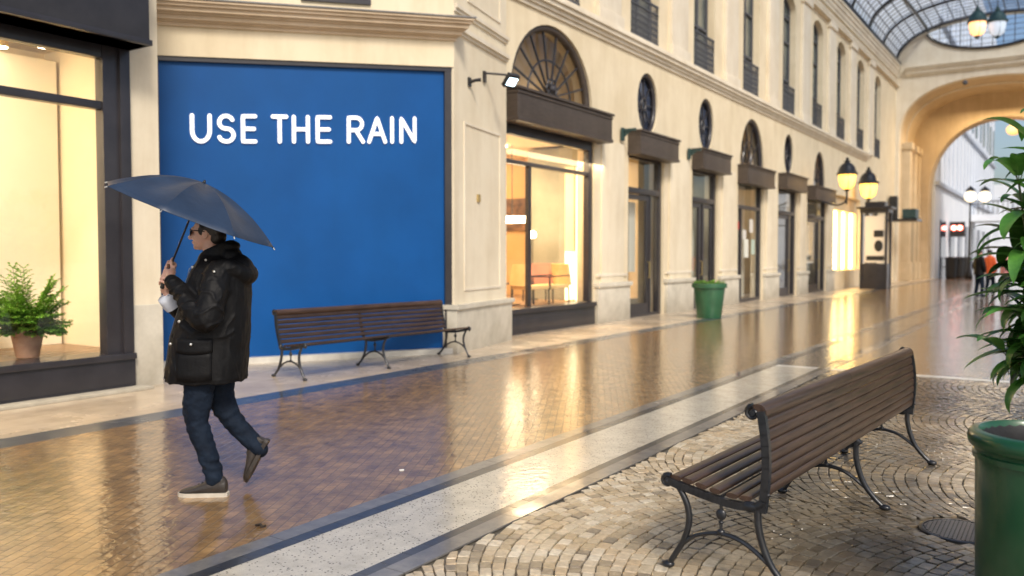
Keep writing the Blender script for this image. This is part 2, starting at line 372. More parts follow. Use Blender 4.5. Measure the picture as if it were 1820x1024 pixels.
def cobble_mat():
    m, t, b = nt('wet_cobblestone'); v = pos(t)
    c, f = stone_ramp(t, v, (.38,.34,.27), (.66,.60,.50), 30)
    ge = t.nodes.new('ShaderNodeNewGeometry'); r = N(t, 'ShaderNodeValToRGB')
    e = r.color_ramp.elements; e[0].position = 0; e[0].color = (.42,.38,.33,1); e[1].position = 1; e[1].color = (1.2,1.18,1.12,1)
    for p_, c_ in ((.2,(.80,.68,.50,1)),(.45,(1.05,1,.90,1)),(.7,(.90,.74,.54,1))):
        x = e.new(p_); x.color = c_
    t.links.new(ge.outputs['Random Per Island'], r.inputs['Fac'])
    mx = N(t, 'ShaderNodeMix', data_type='RGBA', blend_type='MULTIPLY'); mx.inputs[0].default_value = 1
    t.links.new(c, mx.inputs[6]); t.links.new(r.outputs[0], mx.inputs[7])
    n = N(t, 'ShaderNodeTexNoise', Scale=.7, Detail=4, Roughness=.6); t.links.new(v, n.inputs['Vector'])
    # standing water: two shallow puddles with ragged edges plus damp patches
    mask = None
    for (cx, cy), rx, ry in ((P(2.0,4.75).xy, .85, 1.6), (P(2.9,6.8).xy, .8, 1.5), (P(.9,3.2).xy, .4, .6), (P(4.3,9.0).xy, 1.7, 2.2), (P(2.9,4.2).xy, .9, .9)):
        s = N(t, 'ShaderNodeMapping'); s.vector_type = 'TEXTURE'; s.inputs['Location'].default_value = (cx, cy, 0); s.inputs['Scale'].default_value = (rx, ry, 1)
        t.links.new(v, s.inputs['Vector']); ln = N(t, 'ShaderNodeVectorMath', operation='LENGTH'); t.links.new(s.outputs[0], ln.inputs[0])
        if mask is None: mask = ln.outputs['Value']
        else:
            mn_ = N(t, 'ShaderNodeMath', operation='MINIMUM'); t.links.new(mask, mn_.inputs[0]); t.links.new(ln.outputs['Value'], mn_.inputs[1]); mask = mn_.outputs[0]
    n.inputs['Scale'].default_value = 2.2
    ma = N(t, 'ShaderNodeMath', operation='MULTIPLY_ADD'); ma.inputs[1].default_value = 1.5; t.links.new(n.outputs['Fac'], ma.inputs[0]); t.links.new(mask, ma.inputs[2])
    mr = N(t, 'ShaderNodeMapRange'); mr.inputs['From Min'].default_value = 1.35; mr.inputs['From Max'].default_value = 2.0
    mr.inputs['To Min'].default_value = .22; mr.inputs['To Max'].default_value = 1.0; t.links.new(ma.outputs[0], mr.inputs['Value'])
    m2 = N(t, 'ShaderNodeMix', data_type='RGBA', blend_type='MULTIPLY'); m2.inputs[0].default_value = 1
    t.links.new(mx.outputs[2], m2.inputs[6]); t.links.new(mr.outputs[0], m2.inputs[7]); t.links.new(m2.outputs[2], b.inputs['Base Color'])
    cw = N(t, 'ShaderNodeMapRange'); cw.inputs['From Min'].default_value = 1.35; cw.inputs['From Max'].default_value = 2.1
    cw.inputs['To Min'].default_value = .03; cw.inputs['To Max'].default_value = .30; t.links.new(ma.outputs[0], cw.inputs['Value'])
    t.links.new(cw.outputs[0], b.inputs['Coat Roughness'])
    nb = N(t, 'ShaderNodeTexNoise', Scale=60, Detail=5); t.links.new(v, nb.inputs['Vector'])
    bu = N(t, 'ShaderNodeBump', Strength=.35, Distance=.004); t.links.new(nb.outputs['Fac'], bu.inputs['Height']); t.links.new(bu.outputs[0], b.inputs['Normal']); setin(b, Coat_IOR=1.5)
    nc = N(t, 'ShaderNodeTexNoise', Scale=22, Detail=3); t.links.new(v, nc.inputs['Vector'])
    bc = N(t, 'ShaderNodeBump', Strength=.30, Distance=.012); t.links.new(nc.outputs['Fac'], bc.inputs['Height']); t.links.new(bc.outputs[0], b.inputs['Coat Normal'])
    setin(b, Roughness=.55, Coat_Weight=.85, Coat_IOR=1.45); return m
M['cobble'] = cobble_mat()
def cobbles():
    b = MB(); rnd = random.Random(3)
    X0, X1, Y0, Y1 = -2.6, 2.4, -1.0, 11.55
    W = 2.3; RR = 1.45; rows = .070; half = math.asin(W/2/RR); L_ = .084
    drain = P(*DRAIN)
    for s in range(-2, 5):
        yc = 4.08+W*s
        if yc+W/2 < Y0 or yc-W/2 > Y1: continue
        na = int(2*half*RR/L_); x = X1+2.0; ri = 0
        while x > X0-.7:
            # arcs bulge towards the wall, every course a step further
            jj = [-half+2*half*(k+(rnd.uniform(-.2,.2) if 0 < k < na else 0)+(.5 if (ri % 2 and 0 < k < na) else 0))/na for k in range(na+1)]
            for k in range(na):
                t0, t1 = jj[k], jj[k+1]
                if t1-t0 < .02: continue
                g_ = .0045
                q = []
                for tt, up_ in ((t0, 0), (t1, 0), (t1, 1), (t0, 1)):
                    rr = RR+up_*rows*math.cos(tt)
                    q.append(Vector((x+RR-rr*math.cos(tt), min(max(yc+rr*math.sin(tt), yc-W/2+.002), yc+W/2-.002), 0)))
                c = sum(q, Vector())/4
                if c.x > X1 or c.y < Y0 or c.y > Y1-.03 or c.x < X0+.02: continue
                if (c-drain).length < .235: continue
                q = [Vector((min(max(p.x, X0+.004), X1), min(p.y, Y1-.004), 0)) for p in q]
                rot = rnd.uniform(-.05,.05); hz = rnd.uniform(-.002,.0015); o = len(b.v)
                tl = Vector((rnd.uniform(-.02,.02), rnd.uniform(-.02,.02)))
                qq = []
                for p in q:
                    d = p-c; d = Vector((d.x*math.cos(rot)-d.y*math.sin(rot), d.x*math.sin(rot)+d.y*math.cos(rot), 0)); d *= (1-g_/max(d.length,.01))
                    d += Vector((rnd.uniform(-.005,.005), rnd.uniform(-.005,.005), 0)); qq.append(d)
                # rounded outline: cut each corner
                ol = []
                for i in range(4):
                    p0, p1 = qq[i], qq[(i+1) % 4]; ol += [p0.lerp(p1, .08), p0.lerp(p1, .92)]
                for sc_, zz in ((1.0,-.014),(.995,-.003),(.96,0.0),(.86,.0012)):
                    for d in ol: b.v.append(Vector((c.x+d.x*sc_, c.y+d.y*sc_, zz+hz+(d.x*tl.x+d.y*tl.y if zz > -.01 else 0))))
                for l in range(3):
                    for i in range(8): b.f.append([o+l*8+i, o+l*8+(i+1) % 8, o+(l+1)*8+(i+1) % 8, o+(l+1)*8+i])
                b.f.append([o+24+i for i in range(8)])
            x -= rows; ri += 1
    o = b.build('cobblestone_paving', M['cobble'], smooth=False, recalc=False); tag(o, kind='structure')
DRAIN = (2.46, 4.56)
cobbles()
# drain cover
dc = thing('drain_cover', 'round cast iron drain cover set in the cobbles beside the dark green bin', 'drain cover', P(*DRAIN))
b = MB().lathe((0,0,0), [(.215,-.012),(.215,.0),(.205,.003),(.195,.003),(.193,-.003),(.0005,-.003)], 40)
b.build('frame_ring', M['iron'], dc, world=False, autos=30)
b = MB()
for i in range(-9, 10):
    r = .185; x = i*.0205; h = math.sqrt(max(r*r-x*x, 0))
    b.box(x-.0065, x+.0065, -h, h, -.004, .0015); b.box(-h, h, x-.0065, x+.0065, -.0045, .0012)
b.build('grid', M['iron'], dc, world=False)
o = MB().box(-.016,.016,-.006,.006,.001,.008).build('paper_scrap', noise_mat('white_paper', (.7,.7,.68), (.85,.85,.83), 9, .7, 0)); o.location = P(-.772*1.0, 5.85); o.rotation_euler.z = .9
tag(o, 'tiny white scrap of paper on the wet brown paving in front of the man', 'litter')
o = MB().tube(spline([(-.03,0,.006),(0,.012,.012),(.025,-.008,.01),(.03,.02,.008)], 4), .006, 6).add([(-.02,-.01,.004),(.01,-.02,.02),(.02,.01,.006)], [(0,1,2)]).build('dead_leaf', M['soil']); o.location = P(-1.4, 4.62)
tag(o, 'small dark curled leaf on the wet paving at the bottom of the picture', 'leaf litter')

# ------------------------------------------------------------------ arcade building (long wall on the left, running away)
arcade = thing('arcade_building', 'long cream arcade building with arched shopfronts, oval windows and dark shutter boxes', 'building', (WX, 12.4, 0))
def fa(a, z, dep): return Vector((WX-dep, a, z))
SHOP1 = (13.06, 16.57)
DOORS = [(18.3, 20.4), (22.35, 24.4), (30.6, 33.1)]
SHOP3 = (26.2, 28.85); SHOP5 = (34.6, 37.8); LIT = (39.1, 44.7); LAST = (47.2, 49.6)
def rect(a0, a1, z0, z1): return [(a0,z0),(a1,z0),(a1,z1),(a0,z1)]
def archhole(a0, a1, z0, zs, rise, n=20):
    c = (a0+a1)/2; return [(a0,z0),(a1,z0)]+arc(c, zs, (a1-a0)/2, rise, 0, 180, n)
holes = [rect(*SHOP1, -.02, 4.2)]
ov = []
for a0, a1 in DOORS:
    holes.append(rect(a0, a1, -.02, 4.0)); c = (a0+a1)/2+.03; ov.append(c)
    holes.append(arc(c, 5.25, .60, .75, 0, 360, 32)[:-1])
fans = [((SHOP1[0]+SHOP1[1])/2+.05, 1.62, 4.6, 1.5), ((SHOP3[0]+SHOP3[1])/2+.1, 1.25, 4.35, 1.6), ((SHOP5[0]+SHOP5[1])/2+.3, .95, 4.3, 1.5)]
holes += [rect(*SHOP3, -.02, 4.0), rect(*SHOP5, -.02, 4.0), rect(LIT[0], LIT[1], .84, 4.25), rect(*LAST, -.02, 4.0)]
for c, hw, z0, rise in fans: holes.append(archhole(c-hw, c+hw, z0, z0+.03, rise))
UPW = [15.1, 19.2, 23.2, 27.4, 31.8, 36.0, 40.2, 44.4, 48.8]
for c in UPW: holes.append(archhole(c-.82, c+.82, 6.75, 10.6, .5))
MB().wall([(12.4,-.1),(54.4,-.1),(54.4,12.7),(12.4,12.7)], holes, fa, .42).build('wall', M['stucco'], arcade)
# horizontal cornices, pilasters, plinths
b = MB()
for z0, z1, p in ((6.30,6.38,.05),(6.38,6.46,.10),(6.46,6.55,.17),(6.55,6.62,.22),(6.62,6.68,.19)): b.box(WX, WX+p, 12.4, 46.0, z0, z1, .012)
b.build('string_course', M['stucco_trim'], arcade, autos=40)
b = MB()
for z0, z1, p in ((11.45,11.55,.18),(11.7,11.8,.10),(12.0,12.15,.08),(12.15,12.35,.12),(12.35,12.55,.17),(12.55,12.7,.22)): b.box(WX, WX+p, 12.4, 54.38, z0, z1, .015)
b.build('cornice', M['stucco_trim'], arcade, autos=40)
for i in range(len(UPW)-1):
    c = (UPW[i]+UPW[i+1])/2; w = .55
    b = MB().box(WX-.01, WX+.10, c-w, c+w, 6.68, 11.2, .01).box(WX, WX+.15, c-w-.06, c+w+.06, 6.68, 6.95, .01).box(WX, WX+.17, c-w-.07, c+w+.07, 11.2, 11.45, .01)
    b.build('pilaster', M['stucco_trim'], arcade, autos=40)
PIERS = [(16.57,18.3),(20.4,22.35),(24.4,26.2),(28.85,30.6),(33.1,34.6),(37.8,39.1),(44.7,47.2),(49.6,52.0)]
for i, (a0, a1) in enumerate(PIERS):
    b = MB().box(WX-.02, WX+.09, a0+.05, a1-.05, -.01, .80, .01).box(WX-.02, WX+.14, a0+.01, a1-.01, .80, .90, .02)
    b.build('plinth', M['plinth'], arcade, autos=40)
    MB().box(WX, WX+.05, a0+.10, a1-.10, 1.03, 1.10, .012).build('moulding', M['stucco_trim'], arcade, autos=40)
for (a0, a1) in PIERS[:5]: MB().box(WX, WX+.035, a0+.32, a1-.28, .90, 4.1 if a0 < 30 else 3.9, .008).build('pier_panel', M['stucco_pale'], arcade, autos=40)

# oval windows
M['oval_glass'] = noise_mat('dark_oval_glass', (.015,.02,.035), (.08,.10,.16), 1.8, .05, .12, 3, spec=.8, dist=.05)
for c in ov:
    pts = [Vector((WX-.10, y, z)) for y, z in arc(c, 5.25, .56, .71, 0, 360, 36)[:-1]]
    w = MB().tube(pts, .065, 8, closed=True); w.build_ = None
    wo = w.build('oval_window', M['dark_frame'], arcade, smooth=True)
    b = MB()
    for k in range(8):
        a = math.pi*k/8*2; b.beam((WX-.12, c+.1*math.cos(a), 5.25+.13*math.sin(a)), (WX-.12, c+.52*math.cos(a), 5.25+.66*math.sin(a)), .03, .03, (1,0,0))
    b.tube([Vector((WX-.12, y, z)) for y, z in arc(c, 5.25, .12, .15, 0, 360, 16)[:-1]], .03, 6, closed=True)
    b.build('glazing_bar', M['dark_frame'], wo)
    n = 32; ring = [(WX-.17, y, z) for y, z in arc(c, 5.25, .58, .73, 0, 360, n)[:-1]]
    MB().add([(WX-.17, c, 5.25)]+ring, [(0, 1+i, 1+(i+1) % n) for i in range(n)]).build('pane', M['oval_glass'], wo, recalc=False)

# fanlights
M['tan_blind'] = noise_mat('tan_interior_plaster', (.62,.42,.21), (.72,.52,.29), .9, .8, 0)
M['grey_blind'] = noise_mat('grey_interior', (.10,.095,.10), (.2,.18,.16), .9, .6, 0)
for i, (c, hw, z0, rise) in enumerate(fans):
    A = arc(c, z0+.05, hw-.07, rise-.06, 0, 180, 26)
    b = MB().tube([Vector((WX-.12, y, z)) for y, z in A], .085, 8)
    b.beam((WX-.12, c-hw+.02, z0+.05), (WX-.12, c+hw-.02, z0+.05), .1, .12)
    fo = b.build('fanlight', M['bronze'] if i < 1 else M['dark_frame'], arcade, smooth=False, autos=50)
    b = MB()
    ns = 9 if i == 0 else 5
    for k in range(1, ns):
        a = math.pi*k/ns
        b.beam((WX-.12, c+.16*math.cos(a), z0+.1+.16*math.sin(a)), (WX-.12, c+(hw-.1)*math.cos(a), z0+.05+(rise-.1)*math.sin(a)), .035, .035, (1,0,0))
    b.tube([Vector((WX-.12, y, z)) for y, z in arc(c, z0+.08, hw*.52, rise*.52, 4, 176, 20)], .022, 6)
    if i == 0:
        for k in range(6):
            a = math.pi*2*k/6
            b.tube([Vector((WX-.07, y, z)) for y, z in arc(c+.12*math.cos(a), z0+.28+.12*math.sin(a), .09, .09, 0, 360, 10)[:-1]], .022, 6, closed=True)
        b.ball((WX-.06, c, z0+.28), .09)
    b.build('glazing_bar', M['dark_frame'], fo)
    n = 24; ring = arc(c, z0+.03, hw-.02, rise-.02, 0, 180, n)
    MB().add([(WX-.2, c, z0+.03)]+[(WX-.2, y, z) for y, z in ring], [(0, 1+k, 2+k) for k in range(n)]).build('pane', M['glass'], fo, recalc=False)
    MB().box(WX-.8, WX-.75, c-hw-.8, c+hw+.8, z0-.2, z0+rise+.6).build('blind', M['tan_blind'] if i == 0 else M['grey_blind'], fo)
MB().ball((WX-.45, fans[2][0]-.1, 5.05), (.08,.22,.42)).build('lamp_bulb', M['lampglow_soft'], arcade, smooth=True)

# shutter boxes
def shutter(a0, a1, z0, z1, p=.32):
    b = MB().box(WX+.002, WX+p, a0, a1, z0, z1, .01)
    b.box(WX+.002, WX+p+.05, a0-.03, a1+.03, z1, z1+.05, .01).box(WX+.004, WX+p+.025, a0-.012, a1+.012, z0-.005, z0+.07, .008)
    b.box(WX+.004, WX+p+.02, a0-.01, a1+.01, z1-.07, z1-.02, .006)
    b.build('shutter_box', M['bronze'], arcade, autos=40)
shutter(12.95, 16.75, 3.98, 4.55, .35)
for a0, a1 in DOORS: shutter(a0-.05, a1+.15, 3.9, 4.42, .34)
shutter(SHOP3[0]-.05, SHOP3[1]+.15, 3.78, 4.33, .34); shutter(SHOP5[0]-.05, SHOP5[1]+.15, 3.75, 4.25, .34)
# small brackets by the shutter boxes
for a, z in ((17.85, 4.42), (21.95, 4.38)):
    b = MB().box(WX+.04, WX+.10, a-.05, a+.05, z-.25, z+.05, .01).box(WX+.04, WX+.40, a-.03, a+.03, z-.04, z+.02, .008)
    b.add([(WX+.06,a-.01,z-.2),(WX+.06,a+.01,z-.2),(WX+.3,a+.01,z-.03),(WX+.3,a-.01,z-.03),(WX+.06,a+.01,z-.03),(WX+.06,a-.01,z-.03)], [(0,1,2,3),(1,4,2),(0,3,5)])
    b.build('bracket', M['verdigris'], arcade)

# rooms behind the openings
def room(parent, y0, y1, z1, dep, wallm, floorm, ceilm=None, z0=.0, x=WX):
    X0, X1 = x-.44, x-.44-dep
    def q(a, m, nm): MB().add(a, [(0,1,2,3)]).build(nm, m, parent, recalc=False)
    q([(X1,y0,z0),(X1,y1,z0),(X1,y1,z1),(X1,y0,z1)], wallm, 'back_wall')
    q([(X0,y0,z0),(X1,y0,z0),(X1,y0,z1),(X0,y0,z1)], wallm, 'side_wall')
    q([(X0,y1,z0),(X1,y1,z0),(X1,y1,z1),(X0,y1,z1)], wallm, 'side_wall')
    q([(X0,y0,z0),(X0,y1,z0),(X1,y1,z0),(X1,y0,z0)], floorm, 'room_floor')
    q([(X0,y0,z1),(X0,y1,z1),(X1,y1,z1),(X1,y0,z1)], ceilm or wallm, 'ceiling')
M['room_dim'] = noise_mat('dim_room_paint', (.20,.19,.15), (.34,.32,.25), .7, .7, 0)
M['room_warm'] = noise_mat('warm_room_paint', (.68,.44,.20), (.80,.56,.30), .5, .7, 0)
M['room_cream'] = noise_mat('cream_room_paint', (.80,.66,.42), (.86,.74,.52), .5, .75, .03)
M['floor_wood'] = slab_mat('shop_wood_floor', (.22,.12,.06), (.34,.20,.10), .6, 1.2, .12, .003, 0, 2, .2, .4, .02, .1, .4)
M['curtain'] = noise_mat('pale_curtain', (.42,.44,.38), (.62,.63,.55), 1.2, .8, .2, 3, stretch=(1,8,.2))
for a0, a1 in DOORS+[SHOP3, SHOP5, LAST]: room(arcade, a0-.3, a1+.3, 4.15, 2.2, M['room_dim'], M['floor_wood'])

def door(a0, a1, zt, leaf=True, blind=None, double=False):
    X = WX-.14
    b = MB().box(X-.07, X+.07, a0, a0+.12, 0, zt, .006).box(X-.07, X+.07, a1-.16, a1, 0, zt, .006).box(X-.069, X+.069, a0+.12, a1-.16, zt-.14, zt-.002)
    b.box(X-.068, X+.085, a0+.12, a1-.16, 3.02, 3.16, .006).box(X-.068, X+.068, a0+.12, a1-.16, 0, .06)
    if double: b.box(X-.06, X+.06, (a0+a1)/2-.09, (a0+a1)/2+.05, .06, zt-.14)
    d = b.build('door', M['dark_frame'], arcade, autos=40)
    g = a0+.12; h = a1-.16
    m = g+(h-g)*.72 if leaf else (g+h)/2
    b = MB()
    for y0, y1 in ((g, m),) if leaf else ((g, (a0+a1)/2-.09), ((a0+a1)/2+.05, h)):
        b.box(X-.035, X+.035, y0+.01, y0+.13, .06, 3.0, .004).box(X-.035, X+.035, y1-.13, y1-.01, .06, 3.0, .004)
        b.box(X-.034, X+.034, y0+.13, y1-.13, .06, .32).box(X-.034, X+.034, y0+.13, y1-.13, 2.88, 3.0)
    if leaf: b.box(X-.05, X+.05, m, m+.08, .06, 3.02)
    lf = b.build('door_leaf', M['dark_frame'], d, autos=40)
    b = MB(); b.tube([(X+.04, m-.09, 1.35),(X+.10, m-.09, 1.35),(X+.10, m-.09, .95),(X+.04, m-.09, .95)], .014, 8); b.build('handle', M['brass'], lf)
    MB().box(X-.012, X-.004, a0+.1, a1-.1, .05, zt-.1).build('glass', M['glass'], d)
    if blind: MB().box(X-.30, X-.28, a0+.35, m-.15, blind[0], blind[1]).build('blind', M['curtain'], d)
    return d
door(*DOORS[0], 4.0, True, (1.1, 2.85)); door(*DOORS[1], 4.0, False); door(*DOORS[2], 4.0, True); door(*SHOP5, 4.0, True, (.5, 2.8)); door(*LAST, 4.0, False)
# drapes seen through the glazed doors
for a0, a1 in ((23.5, 24.3), (22.5, 22.9)):
    b = MB(); n = 24; vs = []
    for i in range(n+1):
        y = a0+(a1-a0)*i/n; x = WX-.75+.05*math.sin(i*1.9); vs += [(x, y, .05), (x, y, 2.9)]
    b.add(vs, [(2*i, 2*i+2, 2*i+3, 2*i+1) for i in range(n)]).build('curtain', M['curtain'], arcade, smooth=True, recalc=False)
# glazed shopfront under the second fanlight
X = WX-.14
b = MB().box(X-.06,X+.06,SHOP3[0],SHOP3[0]+.12,0,4).box(X-.06,X+.06,SHOP3[1]-.14,SHOP3[1],0,4).box(X-.059,X+.059,SHOP3[0]+.12,SHOP3[1]-.14,3.02,3.14).box(X-.059,X+.059,SHOP3[0]+.12,SHOP3[1]-.14,0,.1)
b.box(X-.04,X+.04,SHOP3[0]+.62,SHOP3[0]+.72,.1,3.02)
sw = b.build('shop_window', M['dark_frame'], arcade)
MB().box(X-.012,X-.004,SHOP3[0]+.1,SHOP3[1]-.1,.08,3.9).build('glass', M['glass'], sw)
MB().box(X-.5,X-.47,SHOP3[0]+.2,SHOP3[1]-.1,.1,3.9).build('curtain', M['curtain'], sw)
for y, z, w, h, c in ((27.5,1.75,.22,.30,(.8,.8,.7)),(28.0,2.5,.16,.22,(.75,.7,.62)),(28.2,1.8,.15,.25,(.5,.6,.5)),(27.3,2.2,.12,.15,(.75,.72,.66))):
    MB().box(X+.002,X+.006,y-w/2-.1,y+w/2+.1,z-h,z+h).build('notice', noise_mat('notice_paper', tuple(k*.9 for k in c), c, 5, .6, 0), sw)
MB().box(X+.005,X+.05,26.35,26.62,2.35,2.6,.01).build('alarm_box', noise_mat('red_enamel', (.45,.03,.02), (.55,.05,.03), 5, .4, 0), sw)

# lit display windows far down the wall
b = MB()
for y in (LIT[0], 41.15, 42.75, 44.5): b.box(WX-.30, WX-.16, y, y+.2, .84, 4.25)
b.box(WX-.299, WX-.161, LIT[0]+.2, LIT[1], 3.6, 4.25)
lw = b.build('shop_window', M['ochre'], arcade)
for y0, y1 in ((LIT[0]+.2, 41.15), (41.35, 42.75), (43.25, 44.5)):
    MB().box(WX-.34, WX-.31, y0, y1, .86, 3.6).build('lit_panel', M['window_lit'], lw)
MB().box(WX-.35, WX-.30, 42.95, 43.25, .86, 3.6).build('frame', M['dark_frame'], lw)

# big lit shop window
X = WX-.12; a0, a1 = SHOP1
b = MB().box(X-.06,X+.08,a0,a0+.1,.50,4.2).box(X-.06,X+.08,a1-.16,a1,.50,4.2,.005).box(X-.059,X+.079,a0+.1,a1-.16,3.80,4.2).box(X-.05,X+.06,a0+.1,a1-.16,3.25,3.33,.004)
b.box(X-.05,X+.03,14.02,14.12,.5,3.25)
sw = b.build('shop_window', M['dark_frame'], arcade, autos=40)
MB().box(X-.012,X-.004,a0+.05,a1-.1,.48,3.82).build('glass', M['glass'], sw)
b = MB().box(WX-.3,WX+.04,a0,a1,-.01,.40,.006).box(WX-.31,WX+.09,a0-.0,a1,.40,.49,.012).box(WX,WX+.05,a0+.1,a1-.1,.06,.30,.006)
b.build('stall_riser', M['dark_frame'], arcade, autos=40)
room(sw, 10.6, 19.8, 4.2, 5.6, M['room_warm'], M['floor_wood'], M['room_cream'], .42)
for i, (x, y) in enumerate(((-10.2,14.2),(-10.2,16.2),(-11.6,14.4),(-11.6,16.6),(-12.9,16.0),(-12.9,18.2),(-13.8,18.5))):
    MB().box(x-.1, x+.1, y-.55, y+.55, 4.14, 4.18).build('ceiling_light', M['spot'], sw)
M['bright_panel'] = emit_mat('bright_lit_wall', (1,.80,.45), 2.2)
M['photo_dark'] = noise_mat('dark_framed_prints', (.05,.03,.025), (.3,.16,.09), 5, .5, 0)
# things inside the big shop
t = thing('light_column', 'tall glowing cream display panel at the right side of the lit shop window', 'light panel', (-9.9, 17.6, .43))
MB().box(-10.0,-9.8,17.5,18.6,.43,3.6,.01).build('panel', M['bright_panel'], t); MB().box(-10.03,-9.78,17.43,17.5,.43,3.6).build('edge', M['room_cream'], t)
def chair(loc, rz, lab, mat):
    t = thing('lounge_chair', lab, 'chair', loc, rz, 'chairs inside the lit shop')
    MB().box(-.3,.3,-.28,.28,.36,.44,.02).build('seat', mat, t, world=False, autos=40)
    MB().obox((-.30,0,.66),(.18,0,.98),(0,1,0),(-.98,0,.18),.24,.28,.025).build('backrest', mat, t, world=False)
    for x, y in ((-.28,-.27),(.28,-.27),(.28,.27),(-.28,.27)): MB().tube([(x,y,.38),(x*1.06,y*1.03,0)], .017, 6).build('leg', M['iron'], t, world=False)
    for y in (-.3, .3): MB().tube([(.30,y,.36),(.30,y,.62),(-.30,y,.64)], .016, 6).build('armrest', M['iron'], t, world=False)
    return t
yel = noise_mat('yellow_cushion', (.62,.42,.16), (.72,.50,.22), 5, .6, .1); red = noise_mat('red_cushion', (.42,.16,.09), (.50,.20,.11), 5, .6, .1)
chair((-9.65,15.3,.43), 1.2, 'low chair with yellow cushion behind the lit shop glass, nearer the vertical bar', yel)
chair((-9.65,16.15,.43), -1.9, 'low chair with yellow cushion beside the tilted glowing frame in the lit shop', yel)
chair((-10.3,16.65,.43), 2.4, 'red cushioned chair standing behind the yellow chairs in the lit shop', red)
t = thing('easel_frame', 'tilted glowing white frame standing in the lit shop beside the chairs', 'display frame', (-9.6, 16.35, .43))
MB().obox((-9.55,16.92,1.05),(0,1,0),(0,0,1),(1,0,0),.30,.55,.01).build('panel', M['bright_panel'], t)
MB().beam((-9.51,17.2,.43),(-9.51,17.32,1.75),.03,.03,(1,0,0)).build('leg', M['black'], t)
for i, (x, z, w, h, lab) in enumerate(((-12.95,2.65,.45,.45,'wide dark picture hanging on the end wall of the lit shop'),(-12.3,2.78,.13,.22,'small dark picture hung highest on the end wall of the lit shop'),(-12.3,2.25,.12,.14,'small dark picture below the highest one in the lit shop'),(-12.1,1.75,.22,.24,'low dark picture on the end wall of the lit shop, beside the globe lamp'))):
    o = MB().box(x-w,x+w,19.74,19.77,z-h,z+h).build('wall_picture', M['photo_dark']); tag(o, lab, 'picture', 'pictures in the lit shop')
MB().box(-11.5,-10.3,19.70,19.79,.43,3.5,.01).build('wall_panel', noise_mat('orange_wall_panel', (.70,.36,.09), (.80,.44,.13), 1, .6, .05), sw)
t = thing('pendant_lamp', 'glowing flat pendant lamp hanging in the lit shop', 'lamp', (-11.25, 17, 2.3))
MB().box(-11.55,-10.95,16.9,17.15,2.30,2.45,.03).build('lamp_shade', M['spot'], t); MB().tube([(-11.25,17,2.45),(-11.25,17,4.18)],.01,6).build('cord', M['black'], t)
t = thing('globe_lamp', 'small round glowing lamp on a thin stand in the lit shop', 'lamp', (-10.98, 17.5, .43))
MB().ball((-10.98,17.5,2.02),.09).build('bulb', M['spot'], t, smooth=True); MB().tube([(-10.98,17.5,.43),(-10.98,17.5,1.94)],.012,6).lathe((-10.98,17.5,.43),[(.14,0),(.14,.02),(.02,.03)],16).build('stand', M['black'], t)
t = thing('side_table', 'low round table beside the chairs in the lit shop', 'table', (-10.2, 15.4, .43))
MB().lathe((-10.2,15.4,.43),[(.02,.45),(.32,.45),(.32,.48),(.001,.48)],24).build('table_top', M['wood'], t); MB().tube([(-10.2,15.4,.43),(-10.2,15.4,.88)],.02,8).lathe((-10.2,15.4,.43),[(.2,0),(.2,.02),(.02,.03)],16).build('leg', M['iron'], t)

# upper windows
M['pane_sky'] = noise_mat('upper_window_pane', (.05,.07,.08), (.26,.27,.22), .45, .06, .06, 2, spec=.7, dist=.05)
wframe = None
for i, c in enumerate(UPW):
    X = WX-.24
    b = MB()
    b.box(X-.03,X+.03,c-.80,c-.70,6.78,10.6).box(X-.03,X+.03,c+.70,c+.80,6.78,10.6).box(X-.031,X+.031,c-.04,c+.04,6.78,11.0)
    for z in (6.78, 8.0, 9.4, 10.3): b.box(X-.032,X+.032,c-.70,c+.70,z,z+.07)
    b.tube([Vector((X, y, z)) for y, z in arc(c, 10.55, .76, .46, 0, 180, 14)], .05, 6)
    w = b.build('upper_window', M['rail_iron'], arcade)
    n = 14
    pts = [(X-.04, y, z) for y, z in archhole(c-.80, c+.80, 6.76, 10.58, .5, n)]
    MB().add(pts, [list(range(len(pts)))]).build('pane', M['pane_sky'], w, recalc=False)
    b = MB(); XR = WX-.02
    b.box(XR-.02,XR+.02,c-.8,c+.8,7.72,7.77).box(XR-.02,XR+.02,c-.8,c+.8,7.52,7.55).box(XR-.02,XR+.02,c-.8,c+.8,6.80,6.84)
    nb = 13
    for k in range(nb+1):
        y = c-.78+1.56*k/nb; b.box(XR-.01,XR+.01,y-.010,y+.010,6.84,7.72)
    if i < 5:
        for k in range(nb):
            y = c-.78+1.56*(k+.5)/nb
            for z in (6.95, 7.10, 7.25, 7.40): b.tube([Vector((XR, yy, zz)) for yy, zz in arc(y, z, .05, .07, 0, 360, 8)[:-1]], .011, 4, closed=True)
    b.build('railing', M['rail_iron'], w)

# ------------------------------------------------------------------ corner building: hoarding bay and the left shop
corner = thing('corner_building', 'cream corner building with a tan cornice above the blue hoarding', 'building', P(-4.7, 11.6))
PB, PC = P(-4.731, 11.3), P(-.953, 13.0)
e = (PC-PB).normalized(); L = (PC-PB).length; nv = Vector((e.y, -e.x, 0)); UPV = Vector((0,0,1))
RISE = .22
def fb(a, z, dep): return PB+e*a-nv*dep+UPV*z                              # bay plane (dep < 0 comes forward)
def fu(a, z, dep): return fb(a, z+RISE*min(max(a/L, -.1), 1.1), dep)        # courses above the opening climb gently
def frbox(b, fr, a0, a1, z0, z1, d0, d1):
    vs = [fr(a, z, d) for z in (z0, z1) for a, d in ((a0,d0),(a1,d0),(a1,d1),(a0,d1))]
    return b.add(vs, [(0,3,2,1),(4,5,6,7),(0,1,5,4),(1,2,6,5),(2,3,7,6),(3,0,4,7)])
b = MB(); frbox(b, fu, -.10, L+.05, 4.15, 10, -.06, .5); b.build('fascia_wall', M['stucco'], corner)
